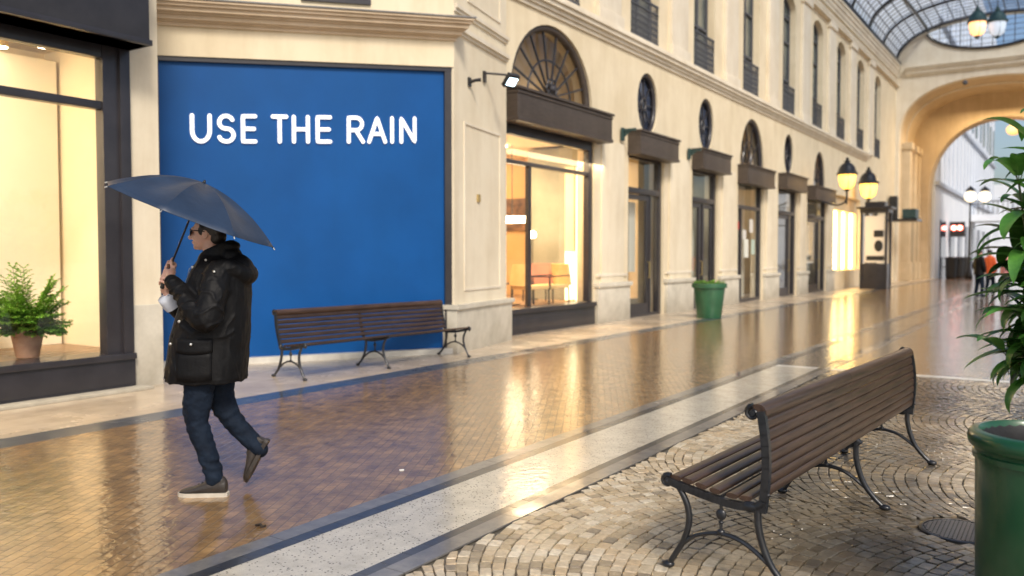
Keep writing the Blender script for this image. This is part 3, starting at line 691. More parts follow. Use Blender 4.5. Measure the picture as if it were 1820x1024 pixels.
tiers = [(4.60,4.645,.04),(4.645,4.665,.08),(4.665,4.72,.14),(4.72,4.745,.18),(4.745,4.80,.25),(4.80,4.84,.30),(4.84,4.87,.34)]
b = MB()
for z0, z1, p in tiers: frbox(b, fu, -.10-p, L+.05+p*.6, z0-.06, z1-.06, -.06-p, .0)
b.build('cornice', M['cornice_tan'], corner)
b = MB(); frbox(b, fu, -.46, L+.28, 4.811, 4.83, -.42, .0); b.build('lead_capping', M['granite'], corner)
b = MB(); frbox(b, fu, 1.9, 2.9, 4.99, 7.5, -.10, -.05); b.build('upper_window', M['dark_frame'], corner)
b = MB(); frbox(b, fb, -.02, L+.02, -.01, .085, -.10, .3); b.build('kerb', M['white_stone'], corner)
# angled block right of the hoarding
C2 = fb(L+.05, 0, -.06); D2 = P(-.10, 15.0); e2 = (D2-C2).normalized(); L2 = (D2-C2).length; n2 = Vector((e2.y, -e2.x, 0))
def fk(a, z, dep): return C2+e2*a-n2*dep+UPV*z
b = MB(); frbox(b, fk, 0, L2, -.05, 10, 0, .55)
o = b.build('pier_wall', M['stucco_pale'], corner)
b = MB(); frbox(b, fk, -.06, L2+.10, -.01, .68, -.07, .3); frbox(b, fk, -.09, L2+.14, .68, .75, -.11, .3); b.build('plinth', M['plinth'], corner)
b = MB()
for z0, z1, p in ((4.90,4.95,.03),(4.95,5.02,.07),(5.22,5.27,.03),(5.27,5.33,.06)): frbox(b, fk, 0.0, L2+.01, z0, z1, -p, .05)
b.build('string_course', M['stucco_trim'], corner)
def raised(b, fr, a0, a1, z0, z1, w=.035, p=.018):
    frbox(b, fr, a0, a1, z0, z0+w, -p, .02); frbox(b, fr, a0, a1, z1-w, z1, -p, .02)
    frbox(b, fr, a0, a0+w, z0+w, z1-w, -p, .02); frbox(b, fr, a1-w, a1, z0+w, z1-w, -p, .02)
for q in ((.35, L2-.3, .95, 3.6), (.5, L2-.3, 5.5, 8.5)):
    b = MB(); raised(b, fk, *q); b.build('panel_moulding', M['stucco_trim'], corner)
b = MB(); frbox(b, fk, .86, .96, 2.38, 2.50, -.03, .01); b.build('plaque', M['brass'], corner)
# link wall between block and long wall
b = MB(); frbox(b, fk, L2-.02, L2+.15, -.05, 10, .10, 2.5); b.build('return_wall', M['stucco_pale'], corner)

# hoarding
hd = thing('advertising_hoarding', 'large blue hoarding lettered USE THE RAIN behind the wall bench', 'hoarding', PB)
b = MB(); 
vs = [fb(0,.08,.02), fb(L,.08,.02), fu(L,4.13,.02), fu(0,4.13,.02), fb(0,.08,.10), fb(L,.08,.10), fu(L,4.13,.10), fu(0,4.13,.10)]
b.add(vs, [(0,1,2,3),(5,4,7,6),(0,4,5,1),(1,5,6,2),(2,6,7,3),(3,7,4,0)]); b.build('board', M['blue'], hd)
b = MB(); frbox(b, fb, -.03, .035, .08, 4.11, -.03, .08)
vs = [fb(a, z, d) for z in (.08, 4.13+RISE) for a, d in ((L-.09,-.03),(L+.045,-.03),(L+.045,.08),(L-.09,.08))]; b.add(vs, [(0,3,2,1),(4,5,6,7),(0,1,5,4),(1,2,6,5),(2,3,7,6),(3,0,4,7)])
frbox(b, fu, -.03, L+.045, 4.09, 4.16, -.035, .081); b.build('frame', M['dark_frame'], hd)
def a_at(px):
    k = (px-910)/F; return (4.731+11.3*k)/((.953*-1+4.731)/L-(1.7/L)*k)
def A(cx, cz, rx, rz, a0, a1, n=10): return arc(cx, cz, rx, rz, a0, a1, n)
LET = {
 'U': [[(0,1),(0,.42)]+A(.5,.42,.5,.42,180,360,14)+[(1,1)]],
 'S': [A(.5,.745,.46,.255,25,180,9)+A(.5,.745,.46,.245,190,262,5)+A(.52,.25,.48,.255,82,-90,10)+A(.5,.25,.48,.25,-95,-160,6)],
 'E': [[(1,1),(0,1),(0,0),(1,0)],[(0,.5),(.9,.5)]],
 'T': [[(0,1),(1,1)],[(.5,1),(.5,0)]],
 'H': [[(0,1),(0,0)],[(1,1),(1,0)],[(0,.5),(1,.5)]],
 'R': [[(0,0),(0,1),(.5,1)]+A(.52,.74,.42,.26,88,-90,9)+[(0,.48)],[(.5,.48),(1,0)]],
 'A': [[(0,0),(.5,1),(1,0)],[(.2,.33),(.8,.33)]],
 'I': [[(.5,0),(.5,1)]],
 'N': [[(0,0),(0,1),(1,0),(1,1)]] }
r_ = .0285
for ch, x0, x1 in (('U',341,380),('S',388,422),('E',431,460),('T',484,515),('H',521,553),('E',563,592),('R',618,650),('A',654,689),('I',693,703),('N',711,741)):
    a0, a1 = a_at(x0)+r_, a_at(x1)-r_; b = MB()
    for st in LET[ch]:
        pts = [(a0+(a1-a0)*u, 2.995+r_+(.405-2*r_)*v) for u, v in st]
        # round brush stroke, flattened against the board
        dense = []
        for i in range(len(pts)-1):
            m = max(1, int(math.dist(pts[i], pts[i+1])/.02))
            for k in range(m): dense.append((pts[i][0]+(pts[i+1][0]-pts[i][0])*k/m, pts[i][1]+(pts[i+1][1]-pts[i][1])*k/m))
        dense.append(pts[-1])
        n = len(dense); vs = []; nn = 10; o0 = len(b.v)
        ext = []
        def dirn(i):
            p, q = dense[max(i-1,0)], dense[min(i+1,n-1)]; l = math.dist(p, q) or 1; return ((q[0]-p[0])/l, (q[1]-p[1])/l)
        secs = []
        d0 = dirn(0); d1 = dirn(n-1)
        for k in (80, 60, 40, 20): secs.append(((dense[0][0]-d0[0]*r_*math.sin(R(k)), dense[0][1]-d0[1]*r_*math.sin(R(k))), d0, r_*math.cos(R(k))))
        for i in range(n): secs.append((dense[i], dirn(i), r_))
        for k in (20, 40, 60, 80): secs.append(((dense[-1][0]+d1[0]*r_*math.sin(R(k)), dense[-1][1]+d1[1]*r_*math.sin(R(k))), d1, r_*math.cos(R(k))))
        rings = []
        for p, d, rr in secs:
            rings.append([fu(p[0]-d[1]*rr*math.cos(t), p[1]+d[0]*rr*math.cos(t), -.008-.007*math.sin(t)*(rr/r_)) for t in [2*math.pi*j/nn for j in range(nn)]])
        b.ring_loft(rings)
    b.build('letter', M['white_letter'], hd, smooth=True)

# floodlight on the block
fl = thing('floodlight', 'small lit floodlight on a bracket arm beside the big fanlight', 'floodlight', fk(.95, 4.45, 0))
p0 = fk(1.15, 4.45, 0)
b = MB().obox(p0+n2*.02, e2, UPV, n2, .04, .09, .02).tube([p0+n2*.03+UPV*.06, p0+n2*.36+e2*.12+UPV*.03], .018, 8); b.build('bracket', M['iron'], fl)
hc = p0+n2*.42+e2*.16-UPV*.06; dd = (n2*.5-e2*.25-UPV*.55).normalized(); sd = dd.cross(UPV).normalized(); uu = sd.cross(dd)
MB().obox(hc, dd, sd, uu, .04, .11, .12).build('housing', M['iron'], fl)
MB().obox(hc+dd*.042, dd, sd, uu, .003, .09, .07).build('lens', M['cold_led'], fl)
cm = thing('security_camera', 'small black security camera on the cream pier left of the floodlight', 'camera', fk(.55, 4.3, 0))
q0 = fk(.55, 4.25, 0)
MB().obox(q0+n2*.015, e2, UPV, n2, .045, .07, .015).build('mount', M['iron'], cm); MB().tube([q0+n2*.03, q0+n2*.11+UPV*.02, q0+n2*.20+e2*.03+UPV*.03], [.028,.024,.03], 10).build('body', M['black'], cm)

# left shop (same line as the long wall, nearer)
LX = -8.9
shop = thing('corner_shop', 'lit shop with black painted frame and black fascia at the left edge', 'shop', (LX, 3.0, 0))
def ly(px): d = -LX/CT*F/(1902.9-px); return (d+LX*ST)/CT
ye = ly(229); yp = ly(283)
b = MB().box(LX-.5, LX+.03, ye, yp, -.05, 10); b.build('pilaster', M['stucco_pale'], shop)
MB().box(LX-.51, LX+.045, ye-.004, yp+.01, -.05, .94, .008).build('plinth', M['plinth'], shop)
pe = Vector((LX, yp, 0)); MB().add([pe+Vector((.03,0,0)), fb(-.10,0,-.05), fb(-.10,10,-.05), pe+Vector((.03,0,10))], [(0,1,2,3)]).build('return_wall', M['stucco_pale'], shop)
y0 = 1.0
b = MB().box(LX-.2, LX+.42, y0, ye+.03, 3.80, 5.2, .01).box(LX-.2, LX+.47, y0, ye+.05, 4.55, 4.60, .008).box(LX-.2, LX+.50, y0, ye+.06, 4.68, 4.73, .008).box(LX-.2, LX+.46, y0, ye+.04, 3.80, 3.86, .008)
b.build('fascia', M['dark_frame'], shop, autos=40)
b = MB().box(LX-.10, LX+.05, ye-.30, ye, 0, 3.8, .006).box(LX-.04, LX+.09, ye-.12, ye-.002, 0, 3.79, .006)
b.box(LX-.08, LX+.03, y0, ye-.30, 3.10, 3.19, .006).box(LX-.08, LX+.04, y0, ye-.30, 3.66, 3.8, .006)
sw = b.build('shop_window', M['dark_frame'], shop, autos=40)
b = MB().box(LX-.3, LX+.098, y0, ye+.004, 0, .34, .008).box(LX-.3, LX+.13, y0, ye+.006, .34, .41, .014).box(LX, LX+.115, y0, ye-.05, .02, .05, .005)
b.build('stall_riser', M['dark_frame'], shop, autos=40)
MB().box(LX-.03, LX-.02, y0, ye-.28, .40, 3.68).build('glass', M['glass'], sw)
MB().box(LX-.2, LX+.30, y0, ye+.10, 0, .035, .012).build('doorstep', M['plinth'], shop, autos=40)
room(sw, 0.6, ye+.15, 4.05, 1.9, M['room_cream'], M['floor_wood'], M['room_cream'], .40, LX+.35)
MB().box(LX-1.80, LX-1.62, 3.72, ye+.1, .40, 3.9, .01).build('wall_panel', noise_mat('pale_display_wall', (.80,.72,.56), (.86,.79,.64), .6, .8, .03), sw)
for i, (x, y, lab) in enumerate(((-9.9, 5.2, 'cylindrical brass ceiling light nearest the right window jamb of the left shop'), (-10.3, 4.93, 'ceiling light of the left shop cut by the left edge of the picture, lower one'), (-9.6, 4.58, 'ceiling light at the left edge of the picture, upper one of the left shop'))):
    t = thing('ceiling_spotlight', lab, 'ceiling light', (x, y, 4.04), 0, 'ceiling lights in the left shop')
    MB().lathe((x, y, 0), [(.01,4.045),(.075,4.045),(.075,3.90),(.065,3.90)], 20).build('housing', M['brass'], t, smooth=False)
    MB().lathe((x, y, 0), [(.001,3.89),(.06,3.892),(.068,3.905)], 20).build('lens', M['spot'], t)
# ------------------------------------------------------------------ end wall, archway, glass roof
XC, HA, VR = -3.9, 4.9, 2.25
def vault(x):   # height of the glass roof above its springing
    k = min(1, abs(x-XC)/HA); return 12.75+VR*(1-k**2.3)**(1/2.3)
YE = 54.4
aw = thing('archway', 'wide cream archway with ochre vault closing the far end of the gallery', 'archway', (XC, YE, 0))
def fe(a, z, dep): return Vector((a, YE+dep, z))
def basket(c, hw, zs, rise, p=2.4, n=30):
    out = []
    for i in range(n+1):
        t = math.pi*i/n; co, si = math.cos(t), math.sin(t)
        out.append((c+hw*math.copysign(abs(co)**(2/p), co), zs+rise*abs(si)**(2/p)))
    return out
oa = basket(XC, 4.72, 8.5, 3.1); ia = basket(-3.7, 4.05, 5.6, 4.5, 2.1)
# lens shaped glazing in the lunette
top = [(x, vault(x)-.06) for x in [XC-3.35+6.7*i/24 for i in range(25)]]
lo = [(x, 14.45-1.32*(1-((x-XC)/3.35)**2)**.6) for x in [XC+3.3-6.6*i/24 for i in range(25)]]
out = [(XC-HA, -.1), (XC+HA, -.1)]+[(XC+HA*math.cos(math.pi*i/40), vault(XC+HA*math.cos(math.pi*i/40))) for i in range(1, 40)]
out = [(XC-HA, -.1), (XC+HA, -.1), (XC+HA, 12.75)]+[(x, vault(x)) for x in [XC+HA*math.cos(math.pi*i/40) for i in range(1, 40)]]+[(XC-HA, 12.75)]
hole = [(XC-4.72, -.05), (XC+4.72, -.05)]+oa
lens = top+lo
MB().wall(out, [hole, lens], fe, .6).build('wall', M['stucco_trim'], aw)
b = MB()
for z0, z1, p in ((12.0,12.1,.12),(12.1,12.3,.2),(12.3,12.42,.3),(12.42,12.52,.38)): b.box(XC-HA+.5, XC+HA, YE-p, YE+.02, z0, z1, .012)
b.build('cornice', M['stucco_trim'], aw, autos=40)
# lens bars
b = MB(); b.tube([Vector((x, YE+.05, z)) for x, z in lo], .07, 6)
lf = b.build('lunette_window', M['rail_iron'], aw, smooth=True)
b = MB()
for i in range(1, 12):
    x = XC-3.2+6.4*i/12; zl = 14.45-1.32*max(0, 1-((x-XC)/3.35)**2)**.6; b.tube([(x, YE+.1, zl), (x, YE+.1, vault(x))], .022, 4)
for z in (13.4, 13.7, 14.0, 14.3, 14.6): 
    h = 3.3*math.sqrt(max(0, 1-max(0,(14.45-z)/1.32)**(1/.6))); b.tube([(XC-h, YE+.1, z), (XC+h, YE+.1, z)], .016, 4)
b.build('glazing_bar', M['rail_iron'], lf)
MB().add([(x, YE+.14, z) for x, z in lens], [list(range(len(lens)))]).build('pane', M['roof_glass'], lf, recalc=False)
# tunnel
def soffit(prof, y0, y1):
    n = len(prof); return [(x, y0, z) for x, z in prof]+[(x, y1, z) for x, z in prof], [(i, i+1, n+i+1, n+i) for i in range(n-1)]
b = MB(); full = [(XC+4.72, -.05)]+oa+[(XC-4.72, -.05)]
b.add(*soffit(full, YE+.6, 61)); b.build('tunnel_vault', M['ochre'], aw, smooth=False, recalc=False)
hole2 = [(-7.75, -.05), (.35, -.05)]+ia
MB().wall([(XC-4.8,-.1),(XC+4.8,-.1)]+[(XC+4.8,8.5)]+basket(XC, 4.8, 8.5, 3.2)+[(XC-4.8,8.5)], [hole2], lambda a, z, dp: Vector((a, 60.4+dp, z)), 1.6).build('inner_arch', M['ochre'], aw)
for k, y in enumerate((55.6, 57.6, 59.2)):
    b = MB().box(XC-4.73, XC-4.25, y, y+.7, 0, 8.2, .01).box(XC-4.74, XC-4.15, y-.08, y+.78, 7.9, 8.3, .02).box(XC-4.74, XC-4.15, y-.06, y+.76, 0, 1.1, .02)
    b.box(XC-4.74, XC-4.18, y-.06, y+.76, 3.9, 4.05, .02).build('pier', M['ochre'], aw, autos=40)
for y in (56.35, 58.35): MB().box(XC-4.72, XC-4.6, y, y+1.2, 0, 3.6).build('doorway', M['dark_frame'], aw)
b = MB(); full2 = [(x, z) for x, z in oa]; b.tube([Vector((x*1.0, YE+2.6, z-.04)) for x, z in oa], .06, 6); b.build('rib', M['stucco_trim'], aw)
MB().ball((-5.2, YE-.1, 11.3), .14).build('dome_camera', M['rail_iron'], aw, smooth=True)
# balcony shelf with a green lamp box in the archway
sh = thing('shop_canopy', 'small dark canopy with green lamp box on the pier before the archway', 'canopy', (WX+.1, 52.4, 3.6))
MB().box(WX+.05, WX+1.6, 51.8, 53.6, 3.45, 3.6, .02).build('slab', M['iron'], sh); MB().box(WX+.8, WX+1.5, 52.0, 53.2, 3.62, 4.15, .03).build('lamp_box', M['verdigris'], sh)
MB().box(WX+.1, WX+.5, 52.0, 52.6, 3.6, 4.9, .03).build('sign_box', M['black'], sh)

roof = thing('glass_roof', 'barrel shaped glass roof on dark iron ribs over the far gallery', 'roof', (XC, 40, 12.7))
Y0R = 26
xs = [XC-HA*math.cos(math.pi*i/36) for i in range(37)]
prof = [(x, vault(x)) for x in xs]
MB().add(*soffit(prof, Y0R, YE)).build('glazing', M['roof_glass'], roof, smooth=True, recalc=False)
b = MB(); y = Y0R
while y < YE: b.tube([Vector((x, y, z-.02)) for x, z in prof], .022, 4); y += .62
b.build('thin_ribs', M['rail_iron'], roof); roof.children[-1]['kind'] = 'stuff'
for y in (30, 34, 38, 42, 46, 50, 54.2): MB().tube([Vector((x, y, z-.06)) for x, z in prof], .075, 6).build('rib', M['iron'], roof)
for i in range(1, 24):
    x = XC-HA*math.cos(math.pi*i/24); MB().tube([(x, Y0R, vault(x)-.05), (x, YE, vault(x)-.05)], .03, 4).build('purlin', M['rail_iron'], roof)
MB().box(XC-HA-.05, XC-HA+.24, Y0R, YE-.02, 12.7, 12.86).build('gutter', M['iron'], roof)
# the big curved rib meeting the lunette
pts = []
for i in range(15):
    t = i/14; x = XC-3.25-1.0*math.sin(t*1.2)*t; pts.append(Vector((XC-3.25-.35*t*t, YE-.1-13*t, vault(XC-3.25-.35*t*t)-.09)))
MB().tube(pts, .09, 6).build('rib', M['iron'], roof)
MB().tube([Vector((x, YE-.05, z)) for x, z in lo], .085, 6).build('rib', M['iron'], roof)

# unseen right side: added piers and beam, left open so sky light enters
rb = thing('unseen_colonnade', 'unseen cream piers and beam under the glass roof, right side left open for sky light', 'colonnade', (1.2, 30, 0))
MB().box(1.0, 1.9, Y0R, YE, 12.0, 12.72, .02).build('beam', M['stucco_trim'], rb)
for y in (26.5, 33.5, 40.5, 47.5): MB().box(1.05, 1.75, y, y+.8, 0, 12, .02).box(.98, 1.85, y-.1, y+.9, 0, .8, .02).build('pier', M['stucco_trim'], rb)

# hanging lanterns near the roof
def lantern(name, loc, lab, s, glow, capm, cat='lantern', group=None, clear=False):
    t = thing(name, lab, cat, loc, 0, group)
    MB().lathe((0,0,0), [(.13*s,-.02*s),(.30*s,.12*s),(.36*s,.42*s),(.37*s,.62*s)], 20).build('lamp_glass', glow, t, world=False, smooth=True)
    MB().lathe((0,0,0), [(.37*s,.62*s),(.45*s,.62*s),(.45*s,.68*s),(.40*s,.72*s),(.33*s,.95*s),(.22*s,1.08*s),(.12*s,1.14*s),(.13*s,1.22*s),(.06*s,1.26*s),(.07*s,1.34*s),(.01*s,1.38*s)], 20).build('cap', capm, t, world=False, autos=45)
    b = MB().tube([Vector((.38*s*math.cos(a), .38*s*math.sin(a), .62*s)) for a in [2*math.pi*i/20 for i in range(20)]], .02*s, 6, closed=True)
    for i in range(4):
        a = math.pi/2*i+.4; b.tube([(.37*s*math.cos(a), .37*s*math.sin(a), .62*s), (.31*s*math.cos(a), .31*s*math.sin(a), .13*s), (.13*s*math.cos(a), .13*s*math.sin(a), -.03*s)], .012*s, 4)
    b.lathe((0,0,-.1*s), [(.02*s,-.04*s),(.1*s,0),(.13*s,.08*s)], 12); b.build('cage', capm, t, world=False)
    return t
for lat, d, zz, g, lab in ((.545*34/30*1.0, 34, 11.3, 'lampglow', 'lit orange hanging lantern under the glass roof, left of the pair'), (.0,0,0,'','')):
    pass
hl = []
for px, g, lab in ((1728, 'lampglow', 'hanging lantern with orange light under the glass roof, left of the pair'), (1763, 'clear', 'hanging lantern with dim white light under the glass roof, right of the pair')):
    d = 34.0; lat = (px-910)/F*d; z = 1.5+(455-68)/F*d
    gm = emit_mat('orange_lamp_glow', (1,.42,.13), 1.5) if g == 'lampglow' else emit_mat('dim_lamp_glass', (.75,.85,1), .45, (.4,.45,.5))
    t = lantern('hanging_lantern', P(lat, d, z), lab, .85, gm, M['verdigris'], 'hanging lantern', 'hanging lanterns under the glass roof')
    MB().tube([(0,0,1.1),(0,0,4.6)], .02, 6).build('chain', M['iron'], t, world=False)

# lamps by the wall
wl = lantern('wall_lantern', P((1503-910)/F*33, 33, 1.5+(455-336)/F*33), 'lit wall lantern with black cap, left of the two large lamps by the bright windows', .88, M['lampglow'], M['iron'], 'wall lantern', 'large lit lanterns')
b = MB().tube(spline([(0,0,-.1),(0,0,-.35),(-.1,0,-.55),(-.45,0,-.62),(-.95,0,-.45)], 5), .035, 8); b.tube([(0,0,-.1),(0,0,-.62)], .03, 6); b.build('bracket', M['iron'], wl, world=False)
sl = lantern('street_lamp', P((1541-910)/F*40.2, 40.2, 1.5+(455-352)/F*40.2), 'lit street lamp rising just behind the display kiosk', 1.06, M['lampglow'], M['iron'], 'street lamp', 'large lit lanterns')
zb = sl.location.z
MB().lathe((0,0,-zb), [(.20,0),(.20,.12),(.13,.2),(.10,.9),(.06,1.0),(.045,zb-.3),(.09,zb-.2),(.05,zb-.05)], 14).build('post', M['iron'], sl, world=False, autos=50)
# far twin lamp beyond the arch
fl2 = thing('globe_street_lamp', 'globe street lamp with two glowing heads beyond the archway', 'street lamp', P((1722-910)/F*56, 56, 0))
zt = 1.5+(455-350)/F*56
MB().lathe((0,0,0), [(.25,0),(.22,.3),(.12,.5),(.08,1.4),(.05,zt-.6),(.05,zt-.4)], 12).build('post', M['iron'], fl2, world=False, smooth=True)
for dx in (0, .95):
    MB().ball((dx*CT, dx*ST, zt), .36).build('globe', M['lampglow_pale'] if 'lampglow_pale' in M else M.setdefault('lampglow_pale', emit_mat('pale_globe_glow', (1,.80,.50), 1.6)), fl2, world=False, smooth=True)
    MB().lathe((dx*CT, dx*ST, zt+.36), [(.30,0),(.30,.08),(.12,.25),(.02,.34)], 12).build('cap', M['iron'], fl2, world=False)
MB().tube([(0,0,zt-.5),(.95*CT,.95*ST,zt-.5),(.95*CT,.95*ST,zt-.3)], .04, 6).build('arm', M['iron'], fl2, world=False)
tl = thing('tunnel_lamp', 'amber lamp hanging from the vault inside the archway', 'lamp', P((1796-910)/F*53, 53, 1.5+(455-232)/F*53))
MB().ball((0,0,0), (.42,.42,.35)).build('globe', M['lampglow_soft'], tl, world=False, smooth=True); MB().tube([(0,0,.3),(0,0,2.2)], .03, 6).build('rod', M['iron'], tl, world=False)

# display kiosk
kd = 38.5
kp = P((1556-910)/F*kd, kd, 0)
kk = thing('display_kiosk', 'tall dark glazed display kiosk with a pale poster beside the bright windows', 'kiosk', kp, TH*0)
w = .52
b = MB()
for x, y in ((-w,-w),(w,-w),(w,w),(-w,w)): b.box(x-.05,x+.05,y-.05,y+.05,0,3.5)
b.box(-w-.08,w+.08,-w-.08,w+.08,3.45,3.62,.02).box(-w-.2,w+.2,-w-.2,w+.2,3.62,3.72,.02).box(-w*.8,w*.8,-w*.8,w*.8,3.72,3.95,.02).box(-w-.02,w+.02,-w-.02,w+.02,0,1.15,.01)
b.build('frame', M['dark_frame'], kk, world=False, autos=40)
M['poster'] = emit_mat('pale_glow_poster', (1,.93,.8), .1, (.6,.54,.47))  # light-coloured poster with a faint emission of its own
p_ = MB().box(-w+.08,w-.08,-w+.01,-w+.05,1.2,3.3).build('poster', M['poster'], kk, world=False)
b = MB().box(.0,.4,-w-.01,-w+.005,2.35,2.65).ball((.2,-w,1.95),(.18,.01,.26)).box(-.3,.45,-w-.01,-w+.005,1.3,1.5); b.build('poster_print', M['black'], p_, world=False)
MB().box(-w-.03,-w+.0,-w+.05,w-.05,1.2,3.4).build('side_glass', M['oval_glass'], kk, world=False)

# ------------------------------------------------------------------ street beyond the arch
M['far_wall'] = noise_mat('pale_grey_cladding', (.70,.75,.83), (.80,.84,.90), .4, .7, .05)
M['far_white'] = noise_mat('white_far_render', (.80,.84,.90), (.88,.92,.97), .2, .7, .05)
fb1 = thing('far_building', 'pale grey clad building on the left side of the street beyond the archway', 'building', (-7.6, 62, 0))
MB().box(-20, -7.6, 62.2, 112, 0, 26).build('wall', M['far_wall'], fb1)
b = MB()
for z in (6.2, 11.5, 17): b.box(-7.6, -7.35, 62.2, 112, z, z+.25)
y = 64
while y < 111: b.box(-7.6, -7.52, y, y+.15, 6.45, 22); y += 2.6
b.build('cladding_strip', noise_mat('blue_grey_strip', (.42,.47,.56), (.50,.55,.64), 1, .6, 0), fb1)
for i in range(8):
    MB().box(-7.58, -7.5, 65+i*5.6, 67.6+i*5.6, 0, 4).build('shop_window', M['oval_glass'], fb1)
for i in range(12): MB().box(-7.56, -7.5, 65+i*4, 66.4+i*4, 12.5, 15.5).build('window', M['pane_sky'], fb1)
fb2 = thing('far_building', 'bright white building closing the street far beyond the archway', 'building', (0, 150, 0))
MB().box(-16, 30, 150, 170, 0, 12.5).build('wall', M['far_white'], fb2)
for i in range(8):
    for j in range(2): MB().box(-14+i*3.2, -12.4+i*3.2, 149.9, 150.1, 4+j*4.0, 6.5+j*4.0).build('window', M['far_wall'], fb2)
fbr = thing('footbridge', 'grey footbridge with railings across the street beyond the archway', 'footbridge', (-2, 88, 5))
MB().box(-7.55, 8, 86, 90, 4.6, 5.2).build('deck', M['far_wall'], fbr)
b = MB().box(-7.5, 8, 86, 86.08, 6.3, 6.4)
for i in range(40): b.box(-7.4+i*.38, -7.35+i*.38, 86, 86.06, 5.2, 6.3)
b.build('railing', M['rail_iron'], fbr)
sg = thing('shop_sign', 'dark sign box with two red and white lights beyond the archway', 'sign', (-7.5, 70, 3.2))
MB().box(-7.5, -6.5, 69.6, 69.9, 2.9, 4.0, .03).build('box', M['black'], sg)
rd = emit_mat('red_neon', (1,.08,.03), 5); wh = emit_mat('white_neon', (1,.9,.8), 6)
for x in (-7.2, -6.8): 
    q = MB().lathe((0,0,0), [(.20,0),(.20,.05),(.1,.05)], 16).build('sign_ring', rd, sg, world=False); q.rotation_euler.x = R(90); q.location = (x+7.5, -.45, .35)
    MB().ball((x, 69.53, 3.55), .11).build('sign_dot', wh, sg)
for i in range(5):
    t = thing('street_bollard', ['dark waste bin','a','b','c','d'][i] if 0 else ['dark bin standing nearest the archway on the left pavement', 'dark bin standing second from the archway on the left pavement', 'dark bin standing third from the archway on the left pavement', 'x', 'y'][i], 'bin', P((1690-910+i*13)/F*(57+i*3), 57+i*3), 0, 'dark bins beyond the archway') if i < 3 else None
    if t: MB().lathe((0,0,0), [(.28,0),(.33,.05),(.36,1.25),(.40,1.3),(.38,1.4),(.1,1.45)], 14, capt=True).build('body', M['black'], t, world=False)

# ------------------------------------------------------------------ pots and plants
def pot_profile(R1, R0, H, rim=.03):
    return [(R0*.96,0),(R0,.015),(R0+(R1-R0)*.85,H*.84),(R1*.96,H*.86),(R1+rim,H*.87),(R1+rim*1.2,H*.94),(R1+rim,H),(R1-.01,H),(R1-.03,H*.93),(R1-.04,H*.88),(.001,H*.88)]
def leaf_blade(b, base, dirv, up, L_, W_, droop=.35, fold=.25, n=7, twist=0):
    """pointed leaf with a folded midrib, curving down along its length"""
    d = Vector(dirv).normalized(); sd = d.cross(Vector(up)).normalized(); u = sd.cross(d).normalized(); rows_ = []
    p = Vector(base); step = L_/n; o = len(b.v)
    for i in range(n+1):
        t = i/n; w = W_*(math.sin(math.pi*min(1, t*.92+.06))**.8)*(1-t*.25)*.5
        if i == n: w = .001
        b.v += [p-sd*w+u*w*fold*2, p, p+sd*w+u*w*fold*2]
        ang = -droop*2/n*(.4+t*1.2); d = (Matrix.Rotation(ang, 3, sd) @ d).normalized(); u = sd.cross(d).normalized(); 
        p = p+d*step
    for i in range(n):
        for k in (0, 1): b.f.append([o+i*3+k, o+i*3+k+1, o+i*3+k+4, o+i*3+k+3])
# planter down the wall
pp = P((1261-910)/F*20.4, 20.4, 0)
t = thing('round_planter', 'mid green plastic planter with low plants standing on the pale pavement by the wall', 'planter', pp)
MB().lathe((0,0,0), pot_profile(.385, .29, .84), 36).build('pot', M['green_pot'], t, world=False, autos=40)
b = MB(); rnd = random.Random(5)
for i in range(420):
    a = rnd.uniform(0, 6.28); r = .36*math.sqrt(rnd.random()); h = rnd.uniform(0, .12)
    leaf_blade(b, (r*math.cos(a), r*math.sin(a), .76+h), (math.cos(a+rnd.uniform(-1,1)), math.sin(a+rnd.uniform(-1,1)), rnd.uniform(.2,1.2)), (0,0,1) if 1 else 0, rnd.uniform(.05,.10), .03, .4, .2, 3)
b.build('foliage', M['fern'], t, world=False, recalc=False)

def fern(loc, s, seed, lab, group):
    t = thing('potted_fern', lab, 'potted plant', loc, 0, group); rnd = random.Random(seed)
    MB().lathe((0,0,0), pot_profile(.165, .115, .30, .012), 28).build('pot', M['terracotta'], t, world=False, autos=40)
    MB().lathe((0,0,.255), [(.001,.01),(.14,.0)], 16).build('soil', M['soil'], t, world=False)
    b = MB(); st = MB()
    for i in range(74):
        a = rnd.uniform(0, 6.28); el = rnd.uniform(.2, 1.5); L_ = s*(.20+.36*(el/1.5)**1.3)*rnd.uniform(.75, 1.1)
        d = Vector((math.cos(a)*math.cos(el), math.sin(a)*math.cos(el), math.sin(el))); p = Vector((.05*math.cos(a), .05*math.sin(a), .27)); pts = [p.copy()]
        n = 12
        for k in range(n):
            d = (d+Vector((0,0,-.045))+Vector((rnd.uniform(-.05,.05), rnd.uniform(-.05,.05), rnd.uniform(-.03,.03)))).normalized(); p = p+d*(L_/n); pts.append(p.copy())
            if k > 1:
                sdv = d.cross(Vector((0,0,1))).normalized()
                for sg_ in (-1, 1):
                    dl = (sdv*sg_+d*.7+Vector((0,0,rnd.uniform(-.2,.3)))).normalized(); q = p.copy()
                    for m in range(3):
                        ll = rnd.uniform(.034,.055)*s*(1.2-k/n*.5)
                        for s2 in (-1, 0, 1):
                            leaf_blade(b, q, (dl+d.cross(dl)*.0+sdv.cross(dl)*0+(Vector((rnd.uniform(-1,1), rnd.uniform(-1,1), rnd.uniform(-.6,.8))))*.55*abs(s2)), (0,0,1), ll, .026, .3, .2, 3)
                        q = q+dl*ll*.75
        st.tube(pts, .0025, 4)
    b.build('foliage', M['fern'], t, world=False, recalc=False); st.build('stem', M['stem'], t, world=False)
    return t
fern(P((46-910)/F*9.05, 9.05, .41), 1.18, 11, 'bushy bright green fern in a terracotta pot in the left shop window', 'ferns in the left shop window')
